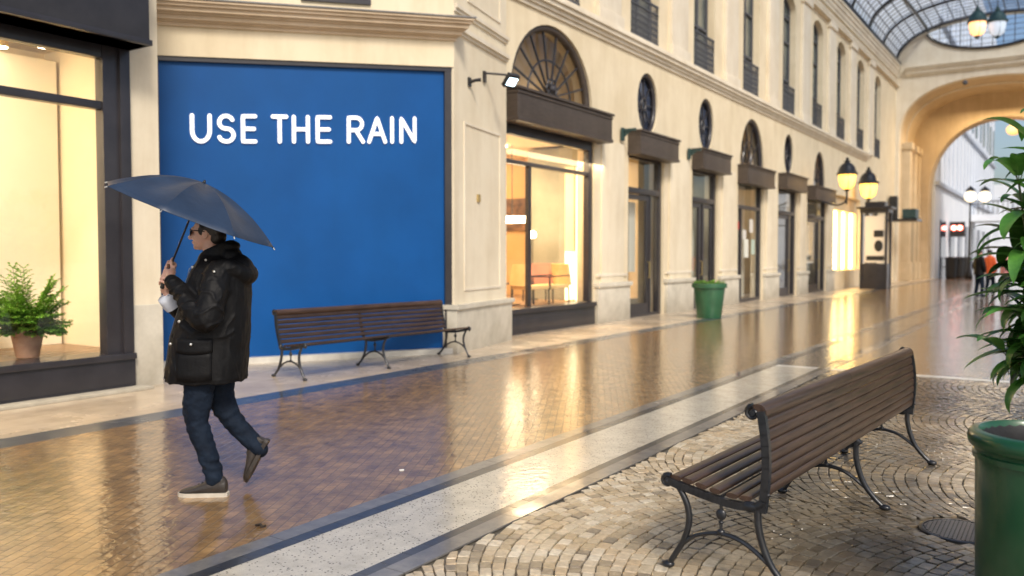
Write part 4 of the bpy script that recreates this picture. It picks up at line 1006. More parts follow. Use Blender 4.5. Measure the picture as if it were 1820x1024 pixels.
fern(P((-62-910)/F*9.15, 9.15, .41), 1.0, 12, 'second fern cut off by the left edge of the picture in the shop window', 'ferns in the left shop window')

# tall leafy plant at the right edge
bp = thing('large_leaf_plant', 'tall plant with long glossy green leaves at the right edge', 'plant', P((1903-910)/F*7.4, 7.4, 0))
MB().lathe((0,0,0), pot_profile(.30, .22, .5, .02), 32).build('pot', M['terracotta'], bp, world=False, autos=40)
rnd = random.Random(21)
stm = MB(); lv = MB()
for i in range(40):
    a = rnd.uniform(0, 6.28); H = rnd.uniform(.6, 2.2) if i > 5 else rnd.uniform(2.25, 2.6); lean = rnd.uniform(.05, .42)
    base = Vector((.13*math.cos(a), .13*math.sin(a), .42)); tip = base+Vector((math.cos(a)*lean, math.sin(a)*lean, H-.4))
    pts = spline([base, base.lerp(tip, .5)+Vector((math.cos(a), math.sin(a), 0))*.04, tip], 8); stm.tube(pts, .010, 6)
    nl = int(H*12)
    for k in range(nl):
        t_ = .08+.92*k/nl if k < nl-4 else 1; p = pts[min(int(t_*(len(pts)-1)), len(pts)-1)]
        aa = k*2.4+a+rnd.uniform(-.3,.3); el = rnd.uniform(-.15, .8) if k < nl-4 else rnd.uniform(.6, 1.25)
        L_ = rnd.uniform(.36, .60); d = Vector((math.cos(aa)*math.cos(el), math.sin(aa)*math.cos(el), math.sin(el)))
        q = p+d*.07; stm.tube([p, q], .004, 4)
        leaf_blade(lv, q, d, (0,0,1), L_, rnd.uniform(.14,.21), rnd.uniform(.3, 1.1), .13, 10)
stm.build('stem', M['stem'], bp, world=False); lv.build('foliage', M['leaf'], bp, world=False, smooth=True, recalc=False)

# ------------------------------------------------------------------ bin at the right edge
bn = thing('litter_bin', 'dark green cylindrical bin with a thick rolled rim at the lower right corner', 'bin', P((1876-910)/F*3.42, 3.42, 0))
prof = [(.0005,.004),(.25,.004),(.262,.02),(.272,.60),(.274,.66),(.283,.663),(.284,.685),(.276,.69),(.280,.705)]
prof += [(.281+.025*math.sin(R(k))-.002, .742-.036*math.cos(R(k))) for k in range(0, 181, 15)]
prof += [(.262,.780),(.250,.765),(.246,.72),(.244,.68),(.243,.66)]
MB().lathe((0,0,0), prof, 64, capb=False).build('body', M['green_bin'], bn, world=False, autos=50)
MB().lathe((0,0,.0), [(.0005,.12),(.20,.14),(.238,.30),(.2415,.70),(.2455,.74),(.2515,.764)], 32, capb=False).build('bin_liner', M['black'], bn, world=False, smooth=True)

# ------------------------------------------------------------------ benches
def bench(lab, length, lean, roll, nslat_back=7):
    """across: 0 (front) to .5 (back); along the local y axis; z up"""
    t = thing('park_bench', lab, 'bench', (0,0,0), 0, 'slatted park benches')
    seat_c = [(.015,.425),(.09,.418),(.20,.398),(.31,.385),(.40,.385)]
    bx0, bz0 = .455, .40; bt = Vector((bx0+lean, .79)); 
    def backpt(u): return Vector((bx0+lean*u+.018*math.sin(math.pi*u), bz0+(.80-bz0)*u))
    hl_ = length/2
    # seat slats follow a shallow S curve
    sp = spline([(a, 0, z) for a, z in seat_c], 8); n = 6
    segs = [0, .46, 1.0] if roll > 0 else [0, .36, .73, 1]
    def slat(parent, c, tv, w, th, name):
        nn_ = Vector((-tv.z, 0, tv.x))
        for si in range(1):
            for q0, q1 in zip(segs[:-1], segs[1:]):
                pass
        b = MB()
        for q0, q1 in zip(segs[:-1], segs[1:]):
            y0, y1 = -hl_+length*q0+.001, -hl_+length*q1-.001
            prof = [(w/2*math.copysign(abs(math.cos(R(k)))**.78, math.cos(R(k))), th/2*math.copysign(abs(math.sin(R(k)))**.75, math.sin(R(k)))) for k in range(0, 360, 20)]
            b.prism(prof, y0, y1, lambda u, v, t_: Vector((c.x, 0, c.z))+tv*u+nn_*v+Vector((0,t_,0)))
        o = b.build(name, M['wood'], t, world=False, autos=30)
    for i in range(n):
        k = (i+.5)/n; p = sp[int(k*(len(sp)-1))]; q = sp[min(int(k*(len(sp)-1))+1, len(sp)-1)]; tv = (q-p).normalized()
        slat(t, p+Vector((0,0,.014)), tv, .057, .024, 'seat_slat')
    for i in range(nslat_back):
        u = .03+(.89)*(i+.5)/nslat_back; p2 = backpt(u); p3 = backpt(u+.02); tv = Vector((p3.x-p2.x, 0, p3.y-p2.y)).normalized()
        slat(t, Vector((p2.x, 0, p2.y)), tv, (.0502 if roll > 0 else .052), .026, 'back_slat')
    # rounded top rail
    tp = backpt(1); cx, cz = tp.x-.012*roll, tp.y+.0
    b = MB()
    prof = [(cx+.040*math.cos(R(k)), cz-.004+.040*math.sin(R(k))) for k in range(-70 if roll > 0 else 0, 181 if roll > 0 else 250, 15)]
    for q0, q1 in zip(segs[:-1], segs[1:]):
        y0, y1 = -hl_+length*q0+.001, -hl_+length*q1-.001
        b.prism(prof, y0, y1, lambda u, v, t_: Vector((u, t_, v)))
    b.build('top_rail', M['wood'], t, world=False, autos=35)
    # cast iron frames
    for yi, y in enumerate((-hl_+.0, 0.12, hl_-.0)):
        end = yi != 1
        b = MB()
        r0 = .015
        fl_ = spline([(-.005,0,.012),(.03,0,.07),(.075,0,.15),(.10,0,.24),(.09,0,.32),(.055,0,.385),(.03,0,.41)], 6)
        rl_ = spline([(.60,0,.012),(.55,0,.055),(.495,0,.12),(.455,0,.21),(.435,0,.30),(.435,0,.385)], 6)
        sh_ = Vector((0, y, 0))
        b.tube([p+sh_ for p in fl_], lerpr([.014,.014,.015,.016,.016,.015,.014], 6), 10); b.tube([p+sh_ for p in rl_], lerpr([.014,.014,.016,.017,.017,.018], 6), 10)
        for x in (-.008, .603): b.ball((x, y, .016), (.034,.026,.018), 12, 7)
        # arched stretcher and ball finial
        b.tube([p+sh_ for p in spline([(.075,0,.135),(.14,0,.185),(.26,0,.215),(.38,0,.19),(.50,0,.11)], 6)], .0115, 8)
        b.tube([(.26,y,.21),(.26,y,.385)], .008, 8).ball((.26,y,.305), (.026,.014,.028), 12, 8).ball((.26,y,.222), (.02,.016,.016), 10, 6).ball((.26,y,.268),(.014,.011,.008),8,5)
        yw = .016
        # seat rail (flat cast bar under the slats)
        pts = spline([(-.02,0,.425),(.06,0,.405),(.20,0,.378),(.33,0,.362),(.44,0,.37)], 6)
        for i in range(len(pts)-1): b.beam(pts[i]+sh_, pts[i+1]+(pts[i+1]-pts[i])*.15+sh_, .030, .034)
        yo = y
        if end: # front scroll
            sp2 = [Vector((-.012+(.032-.0018*k)*math.cos(R(60+k*28)), yo, .418+(.032-.0018*k)*math.sin(R(60+k*28)))) for k in range(15)]
            b.tube(sp2, [.015-.0006*k for k in range(15)], 8); b.ball((-.012, yo, .418), (.017,.019,.017), 10, 7)
            b.ball((.40, yo, .365), (.05,.02,.026), 12, 7)
        # back post
        bp_ = [Vector((backpt(u/8).x+(-.024*roll if not end else .006), y, backpt(u/8).y)) for u in range(-1, 9)]
        for i in range(len(bp_)-1): b.beam(bp_[i], bp_[i+1]+(bp_[i+1]-bp_[i])*.1, .030, .036 if end else .024, (1,0,0))
        b.tube([Vector((.43, y, .37)), Vector((.452, y, .385)), bp_[1]], .022, 10)
        if end:
            sp3 = [Vector((cx-.008*roll-.014*roll+(.034-.0016*k)*math.cos(R((90+k*26) if roll > 0 else (90-k*26)))*1.0, yo, cz-.006+(.034-.0016*k)*math.sin(R((90+k*26) if roll > 0 else (90-k*26))))) for k in range(15)]
            b.tube(sp3, [.014-.0006*k for k in range(15)], 8)
            b.tube([Vector((cx-.022*roll, yo-.012, cz-.006)), Vector((cx-.022*roll, yo+.012, cz-.006))], .014, 12)
            b.ball((bp_[2].x+.014, yo, bp_[2].z-.02), .011, 8, 5)
        o = b.build('frame', M['iron'], t, world=False, autos=45)
    b = MB().tube([(.26,-hl_,.388),(.26,hl_,.388)], .008, 6); b.build('tie_bar', M['iron'], t, world=False)
    return t
b1 = bench('dark brown slatted bench on the cobbles in the right foreground, seen from behind', 2.95, -.015, 1, 7)
b2 = bench('dark brown slatted bench standing against the blue hoarding', 3.0, .09, -1, 6)
def place(bn_, a_lat, a_d, ang, length):
    """near end frame centre at (a_lat, a_d), running away at ang right of the optical axis"""
    ux = Vector((math.sin(ang), math.cos(ang)))          # along, in (lat, d)
    c = Vector((a_lat, a_d))+ux*length/2
    across = P(math.cos(ang), -math.sin(ang)); yaw = math.atan2(across.y, across.x)
    return c, across, yaw
c, ac, yaw = place(b1, .76, 4.02, R(37), 2.95); b1.location = P(c.x, c.y); b1.rotation_euler.z = yaw
# wall bench faces the gallery: its front is on the right-hand side
c, ac, yaw = place(b2, -2.49, 10.08, R(38), 3.0); b2.location = P(c.x, c.y); b2.rotation_euler.z = yaw+math.pi
# ------------------------------------------------------------------ people
def fuse(b, name, mat, parent, vox=.008, smooth=2, wr=None, deci=0):
    """weld overlapping volumes into one continuous skin"""
    me = bpy.data.meshes.new(name); me.from_pydata([tuple(v) for v in b.v], [], b.f); me.update()
    bm = bmesh.new(); bm.from_mesh(me); bmesh.ops.recalc_face_normals(bm, faces=bm.faces); bm.to_mesh(me); bm.free()
    o = bpy.data.objects.new(name, me); col.objects.link(o)
    m = o.modifiers.new('r', 'REMESH'); m.mode = 'VOXEL'; m.voxel_size = vox
    if smooth: s = o.modifiers.new('s', 'SMOOTH'); s.iterations = smooth; s.factor = .5
    dg = bpy.context.evaluated_depsgraph_get(); dg.update()
    m2 = bpy.data.meshes.new_from_object(o.evaluated_get(dg)); o.modifiers.clear(); o.data = m2; bpy.data.meshes.remove(me); m2.name = name
    if wr:
        ns = [v.normal.copy() for v in m2.vertices]
        for v, n in zip(m2.vertices, ns): v.co += n*wr(v.co, n)
        m2.update()
    m2.polygons.foreach_set('use_smooth', [True]*len(m2.polygons)); m2.materials.clear(); m2.materials.append(mat)
    if parent is not None: o.parent = parent
    return o
def limb(b, pts, rs, n=16, k=6, flat=None):
    P_ = spline(pts, k); R_ = lerpr(rs, k); b.tube(P_, R_, n)
    b.ball(P_[0], R_[0], n, 8); b.ball(P_[-1], R_[-1], n, 8); return b
def ell(cx, cy, z, rx, ry, n=32, p=2.3, tx=0):
    out = []
    for k in range(n):
        a = 2*math.pi*k/n; c_, s_ = math.cos(a), math.sin(a)
        x = rx*math.copysign(abs(c_)**(2/p), c_); y = ry*math.copysign(abs(s_)**(2/p), s_)
        out.append((cx+x, cy+y, z+tx*x))
    return out
M['skin'] = noise_mat('skin', (.62,.36,.27), (.72,.45,.35), 9, .5, .08, 120, dist=.002)
b_ = M['skin'].node_tree.nodes['Principled BSDF']; b_.inputs['Subsurface Weight'].default_value = .12; b_.inputs['Subsurface Radius'].default_value = (.01,.004,.002)
M['hair'] = noise_mat('dark_hair', (.010,.008,.007), (.03,.022,.018), 60, .5, .5, 90, stretch=(1,1,.3), dist=.004)
def coat_mat():
    m = noise_mat('black_waxed_coat', (.002,.002,.0025), (.006,.006,.007), 5, .62, .35, 26, dist=.012, coat=.02, cr=.4, spec=.22); t = m.node_tree; b = t.nodes['Principled BSDF']
    n = N(t, 'ShaderNodeTexNoise', Scale=240, Detail=2); t.links.new(pos(t), n.inputs['Vector']); bu = N(t, 'ShaderNodeBump', Strength=.12, Distance=.002)
    old = b.inputs['Normal'].links[0].from_socket; t.links.new(old, bu.inputs['Normal']); t.links.new(n.outputs['Fac'], bu.inputs['Height']); t.links.new(bu.outputs[0], b.inputs['Normal'])
    t.links.new(old, b.inputs['Coat Normal']); return m
M['coat'] = coat_mat()
M['jeans'] = noise_mat('dark_blue_jeans', (.004,.008,.017), (.010,.019,.036), 8, .8, .4, 28, dist=.015, spec=.2)
M['shirt'] = noise_mat('pale_blue_shirt', (.55,.60,.70), (.68,.72,.80), 12, .8, .2, 50)
M['shoe'] = noise_mat('dark_brown_shoe', (.018,.014,.012), (.038,.030,.025), 14, .5, .25, 90)
M['sole'] = noise_mat('pale_rubber_sole', (.50,.45,.37), (.60,.55,.46), 14, .6, .1, 60)
M['metal_stud'] = noise_mat('steel_stud', (.5,.5,.48), (.7,.7,.68), 9, .3, 0, metal=.9)
M['umb'] = noise_mat('navy_umbrella_cloth', (.010,.024,.055), (.018,.038,.080), 7, .5, .25, 22, dist=.01, coat=.2, cr=.3)
M['lens'] = noise_mat('smoked_lens', (.05,.05,.055), (.10,.10,.11), 9, .12, 0, spec=.8)

def man():
    t = thing('person', 'man in a black hooded coat and jeans walking left under a blue umbrella', 'person', P(-1.905, 5.32, 0), TH)
    H = Vector((-.012, 0, 1.638))                                   # head centre
    b = MB()
    # skull, jaw, neck (face looks to -x)
    b.ball(H+Vector((.012,0,.022)), (.098,.076,.090), 24, 14); b.ball(H+Vector((-.020,0,-.020)), (.070,.064,.075), 20, 12)
    b.ball(H+Vector((-.040,0,-.066)), (.045,.047,.036), 16, 10); b.ball(H+Vector((-.070,0,-.083)), (.018,.022,.017), 12, 8)
    b.ball(H+Vector((-.075,0,.030)), (.022,.052,.018), 14, 8)          # brow
    b.tube([H+Vector((-.086,0,.016)), H+Vector((-.104,0,-.012)), H+Vector((-.108,0,-.024))], [.009,.012,.014], 10); b.ball(H+Vector((-.107,0,-.024)), (.014,.015,.012), 12, 8)
    for s in (-1, 1):
        b.ball(H+Vector((-.094,.012*s,-.027)), (.010,.009,.008), 10, 6)
        b.ball(H+Vector((-.058,.038*s,-.018)), (.026,.020,.022), 12, 8)   # cheek
        e_ = H+Vector((.012,.076*s,-.004))
        b.ball(e_, (.020,.008,.031), 12, 8); b.ball(e_+Vector((-.010,-.004*s,-.012)), (.012,.010,.018), 10, 6)
    b.ball(H+Vector((-.086,0,-.050)), (.012,.024,.006), 12, 6); b.ball(H+Vector((-.082,0,-.060)), (.012,.021,.0065), 12, 6)
    b.tube([H+Vector((.015,0,-.05)), Vector((.035,0,1.50)), Vector((.05,0,1.40))], [.056,.060,.075], 18)
    # torso and legs under the clothes
    b.ring_loft([ell(.05,0,z,rx,ry,24) for z,rx,ry in ((.78,.09,.14),(.9,.11,.16),(1.05,.11,.15),(1.25,.12,.17),(1.38,.11,.18),(1.44,.08,.12))])
    limb(b, [(-.02,-.085,.86),(-.055,-.088,.60),(-.058,-.09,.455),(.0,-.09,.28),(.045,-.09,.09)], [.070,.062,.050,.046,.036]); limb(b, [(.04,.085,.86),(.03,.09,.60),(.09,.09,.46),(.19,.09,.345),(.285,.09,.250)], [.070,.060,.050,.046,.036])
    # arms
    nw = Vector((-.222,-.085,1.358)); fw = Vector((-.302,.04,1.285))
    limb(b, [(.10,-.17,1.37),(.075,-.25,1.11),tuple(nw)], [.045,.038,.026]); limb(b, [(.10,.17,1.37),(-.14,.20,1.09),tuple(fw)], [.045,.038,.027])
    # hands closed round the shaft, one above the other
    A_ = Vector((.362,.03,.90)).normalized(); S0 = Vector((-.262,-.005,1.392))
    def hand(w, c, side):
        """palm plus four curled fingers and a thumb about the shaft at c"""
        pd = (c-w).normalized(); out = pd.cross(A_).normalized()*side      # palm side normal
        pc = c-pd*.018+out*.016
        b.tube([w, w.lerp(pc, .55), pc], [.026,.026,.024], 12)
        for k in range(4):
            off = A_*(-.032+.021*k); r0 = .0088 if k in (1,2) else (.0082 if k == 0 else .0076)
            kn = c+off+out*.026-pd*.006; ln = (1.0,1.08,1.02,.86)[k]
            pts = [pc+off*.9, kn, c+off+out*.020+pd*.024*ln, c+off+pd*.031*ln-out*.004, c+off+pd*.020*ln-out*.022, c+off-pd*.004-out*.022]
            b.tube(spline(pts, 4), lerpr([.011, r0*1.12, r0*1.05, r0, r0*.95, r0*.8], 4), 8); b.ball(pts[-1], r0*.8, 8, 5)
        tb = pc+A_*.014-out*.006
        b.tube(spline([w.lerp(pc,.55)-out*.008, tb, c+A_*.046-out*.008-pd*.004, c+A_*.056+pd*.020-out*.004], 4), lerpr([.014,.012,.0095,.0082], 4), 8)
        b.ball(c+A_*.056+pd*.020-out*.004, .0085, 8, 5)
    hand(nw, S0+A_*.030, 1); hand(fw, S0-A_*.052, -1)
    fuse(b, 'body', M['skin'], t, .0042, 2)
    # hair, glasses
    b = MB(); b.ball(H+Vector((.030,0,.040)), (.092,.082,.088), 24, 14); b.ball(H+Vector((.062,0,-.012)), (.055,.068,.070), 18, 10)
    for s in (-1,1): b.ball(H+Vector((-.012,.070*s,.022)), (.022,.012,.036), 12, 8)
    o = fuse(b, 'hair', M['hair'], t, .006, 1, lambda c, n: .003*noise.noise(c*60))
    b = MB()
    gz = H.z+.010
    for s in (-1, 1):
        ring = [Vector((H.x-.099+.012*abs(math.cos(a))*0, (.033+.024*math.cos(a))*s, gz+.019*math.sin(a))) for a in [2*math.pi*i/14 for i in range(14)]]
        for p in ring: p.x += .35*max(0, abs(p.y)-.02)
        b.tube(ring, .0030, 6, closed=True)
        b.tube([H+Vector((-.083,.060*s,.020)), H+Vector((-.04,.078*s,.019)), H+Vector((.012,.083*s,.012))], .0032, 6)
    b.tube([Vector((H.x-.1,-.009,gz+.004)), Vector((H.x-.102,0,gz+.007)), Vector((H.x-.1,.009,gz+.004))], .0025, 6)
    gl = b.build('glasses', M['black'], t, world=False, smooth=True)
    b = MB()
    for s in (-1, 1):
        pp_ = [Vector((H.x-.098+.35*max(0, abs((.033+.023*math.cos(a)))-.02), (.033+.023*math.cos(a))*s, gz+.018*math.sin(a))) for a in [2*math.pi*i/14 for i in range(14)]]
        b.add(pp_, [list(range(14))])
    b.build('lens', M['lens'], gl, world=False)
    # trousers
    b = MB(); b.ring_loft([ell(.03,0,z,rx,ry,24) for z,rx,ry in ((.70,.10,.15),(.80,.12,.17),(.92,.12,.17))])
    limb(b, [(-.02,-.085,.86),(-.055,-.088,.60),(-.058,-.09,.455),(.0,-.09,.28),(.045,-.09,.115)], [.098,.090,.070,.061,.056])
    limb(b, [(.04,.085,.86),(.03,.09,.60),(.09,.09,.46),(.19,.09,.345),(.275,.088,.250)], [.096,.086,.069,.060,.054])
    def wj(c, n):
        k = .006*noise.noise(Vector((c.x*14, c.y*14, c.z*26)))+.003*noise.noise(c*45)
        if c.x < .12 and c.z < .5: k += .0045*math.sin(c.z*95+c.x*40+2*noise.noise(c*12))*max(0, 1-abs(c.z-.16)/.16)
        k += .004*math.sin(c.z*80-c.x*60)*max(0, 1-abs(c.z-.46)/.07); return k
    fuse(b, 'trousers', M['jeans'], t, .0075, 2, wj)
    # shoes
    def shoe(org, ang, nm):
        """heel at origin, toe towards -x; ang tips the toe down"""
        rot = Matrix.Rotation(ang, 3, 'Y')
        T = lambda p: tuple(Vector(org)+rot @ Vector(p))
        b = MB()
        secs = [(.035,.012,.055,.030,.045),(.0,.0,.065,.038,.055),(-.05,.0,.060,.040,.052),(-.10,.0,.050,.044,.038),(-.16,.0,.038,.048,.026),(-.21,.0,.032,.046,.020),(-.245,.0,.026,.034,.014),(-.262,.0,.02,.014,.008)]
        rings = []
        for x, _, zc, ry, rz in secs: rings.append([T((x, ry*math.cos(a), zc+rz*math.sin(a))) for a in [2*math.pi*i/16 for i in range(16)]])
        b.ring_loft(rings); b.ball(T((-.01,0,.095)), (.045,.036,.035), 14, 8)
        o = fuse(b, 'shoe', M['shoe'], t, .005, 2)
        b = MB()
        pr = [(.045,.022),(.03,.036),(-.04,.040),(-.11,.046),(-.17,.051),(-.22,.047),(-.25,.034),(-.268,.012)]
        ol = [(x, y) for x, y in pr]+[(x, -y) for x, y in pr[::-1]]
        n = len(ol); vs = [T((x, y, 0)) for x, y in ol]+[T((x*1.0, y*1.03, .024)) for x, y in ol]
        b.add(vs, [[i, (i+1) % n, n+(i+1) % n, n+i] for i in range(n)]+[list(range(n))[::-1], [n+i for i in range(n)]])
        b.build('sole', M['sole'] if ang == 0 else M['shoe'], o, world=False)
        b = MB()
        for k in range(5):
            x = -.09-.022*k; zt = .097-.008*k-.006*k*.5; b.tube([T((x,-.022,zt-.012)), T((x-.008,0,zt)), T((x,.022,zt-.012))], .0028, 5)
        b.build('laces', M['black'], o, world=False)
    shoe((.085,-.09,.0), 0, 'a'); shoe((.318,.088,.272), R(-62), 'b')
    # coat
    b = MB()
    rg = [(.690,-.035,.262,.235),(.715,-.034,.262,.238),(.81,-.024,.258,.235),(.99,-.006,.248,.228),(1.13,.022,.232,.222),(1.27,.05,.208,.222),(1.36,.062,.190,.228),(1.42,.058,.160,.212),(1.465,.05,.128,.160),(1.50,.040,.108,.112)]
    rg = [(z, cx+.006, rx*.93, ry*.95) for z, cx, rx, ry in rg]
    b.ring_loft([ell(cx,0,z+(.02 if z < .7 else 0),rx,ry,40,2.4,-.0) for z,cx,rx,ry in rg])
    nearsl = [(.105,-.165,1.385),(.098,-.235,1.26),(.070,-.275,1.12),(-.02,-.235,1.185),(-.115,-.165,1.275),(-.198,-.105,1.342)]
    limb(b, nearsl, [.084,.086,.086,.070,.056,.046], 18)
    farsl = [(.10,.165,1.385),(.02,.235,1.24),(-.115,.225,1.075),(-.205,.15,1.110),(-.262,.085,1.180)]
    limb(b, farsl, [.090,.088,.078,.062,.052], 18)
    b.ball((.085,-.125,1.40), (.10,.09,.065), 16, 9); b.ball((.085,.125,1.40), (.10,.09,.065), 16, 9)
    # collar and hood lying on the back
    b.ring_loft([ell(.045,0,1.45,.118,.120,28),ell(.042,0,1.495,.106,.106,28,2.3,.05),ell(.048,0,1.54,.100,.098,28,2.3,.30),ell(.054,0,1.562,.094,.092,28,2.3,.45)])
    b.tube(spline([(.07,-.165,1.44),(.16,-.15,1.43),(.225,-.06,1.385),(.225,.06,1.385),(.16,.15,1.43),(.07,.165,1.44)], 6), lerpr([.035,.055,.060,.060,.055,.035], 6), 14)
    b.ball((.185,0,1.43), (.085,.12,.08), 18, 10); b.ball((.13,0,1.50), (.07,.095,.06), 16, 9); b.ball((.135,0,1.565), (.055,.075,.035), 16, 9)
    def wc(c, n):
        k = .004*noise.noise(Vector((c.x*9, c.y*9, c.z*6)))+.003*noise.noise(Vector((c.x*30, c.y*30, c.z*14)))
        if abs(c.y) > .14 and c.z > 1.0:                              # sleeve folds
            rg_ = 1-abs(noise.noise(Vector((c.x*9+c.z*5, c.y*7, c.z*13-c.x*8))))*3.2
            k += .011*max(0, rg_)**2*(.6 if c.z > 1.3 else 1)-.003
        elif c.z < 1.3:
            k += .007*max(0, 1-abs(noise.noise(Vector((c.x*7+c.z*3, c.y*7, c.z*3.2))))*4)**2-.002
            k += .006*math.sin(c.z*30+c.x*16+4*noise.noise(c*4))*max(0, noise.noise(c*3.1)+.2)
        if .70 < c.z < .735: k -= .004
        return k
    ct = fuse(b, 'coat', M['coat'], t, .0078, 2, wc)
    # flap, pocket seam, placket, studs (children of the coat)
    def surf(x, z):
        """near side of the coat body at height z"""
        for (z0,c0,a0,b0), (z1,c1,a1,b1) in zip(rg[:-1], rg[1:]):
            if z0 <= z <= z1:
                k = (z-z0)/(z1-z0); cx, rx, ry = c0+(c1-c0)*k, a0+(a1-a0)*k, b0+(b1-b0)*k
                q = min(1, abs((x-cx)/rx)); return -ry*(1-q**2.4)**(1/2.4)
        return -.2
    def patch(x0, x1, z0, z1, th, name, mat, sag=0, nx=10, nz=4):
        b = MB(); fr = []; bk = []
        for j in range(nz+1):
            for i in range(nx+1):
                x = x0+(x1-x0)*i/nx; z = z0+(z1-z0)*j/nz-sag*math.sin(math.pi*i/nx)*(1-j/nz); y = surf(x, z)
                fr.append((x, y-th, z)); bk.append((x, y+.01, z))
        o = len(fr); fs = []
        W_ = nx+1
        for j in range(nz):
            for i in range(nx): fs += [(j*W_+i, j*W_+i+1, (j+1)*W_+i+1, (j+1)*W_+i), (o+j*W_+i, o+(j+1)*W_+i, o+(j+1)*W_+i+1, o+j*W_+i+1)]
        bd = [i for i in range(nx+1)]+[j*W_+nx for j in range(1, nz+1)]+[nz*W_+i for i in range(nx-1, -1, -1)]+[j*W_ for j in range(nz-1, 0, -1)]
        for k in range(len(bd)): a_, c_ = bd[k], bd[(k+1) % len(bd)]; fs.append((a_, c_, o+c_, o+a_))
        b.add(fr+bk, fs); return b.build(name, mat, ct, world=False, smooth=True)
    patch(-.14, .085, .915, .995, .018, 'pocket_flap', M['coat'], .012); patch(-.135, .08, .745, .925, .011, 'pocket', M['coat'], .01)
    def stud(x, z, y=None, r=.0095):
        y = surf(x, z)-.012 if y is None else y
        b = MB().ball((x, y, z), (r,.006,r), 12, 7); b.build('stud', M['metal_stud'], ct, world=False, smooth=True)
    stud(-.035, .965, surf(-.035,.965)-.024)
    for x, z in ((-.088,1.395),(-.060,1.43),(-.125,1.10),(-.19,.96)): stud(x, z)
    stud(.03, 1.475, None, .008); stud(.12, 1.405, -.262, .008); stud(-.255,.74); 
    # zip placket down the front edge
    pts = []
    for k in range(18):
        z = 1.44-.70*k/17
        for (z0,c0,a0,b0), (z1,c1,a1,b1) in zip(rg[:-1], rg[1:]):
            if z0 <= z <= z1: kk = (z-z0)/(z1-z0); cx, rx = c0+(c1-c0)*kk, a0+(a1-a0)*kk
        x = cx-rx*.90; pts.append((x, surf(x, z)-.004, z))
    MB().tube(pts, .0065, 6).build('placket', M['black'], ct, world=False, smooth=True)
    b = MB().tube([(-.095,-.085,1.425),(-.11,-.08,1.37),(-.135,-.09,1.31)], .0022, 5); b.build('zip', M['metal_stud'], ct, world=False)
    # far shirt cuff turned back over the sleeve
    b = MB(); c0 = Vector((-.305,.085,1.205)); dv = (fw-c0).normalized()
    c0 = Vector((-.262,.085,1.175)); c1 = Vector((-.303,.045,1.245))
    b.tube([c0, c0.lerp(c1,.3), c0.lerp(c1,.7), c1, c1+(c1-c0)*.05, c0.lerp(c1,.4)], [.056,.058,.055,.052,.044,.034], 20, cap=False)
    fuse(b, 'shirt_cuff', M['shirt'], t, .005, 1, lambda c, n: .0035*math.sin((c.x-c.z)*130+2*noise.noise(c*20))) if 0 else b.build('shirt_cuff', M['shirt'], t, world=False, smooth=True)
    return t, S0, A_
mn, S0, AX = man()

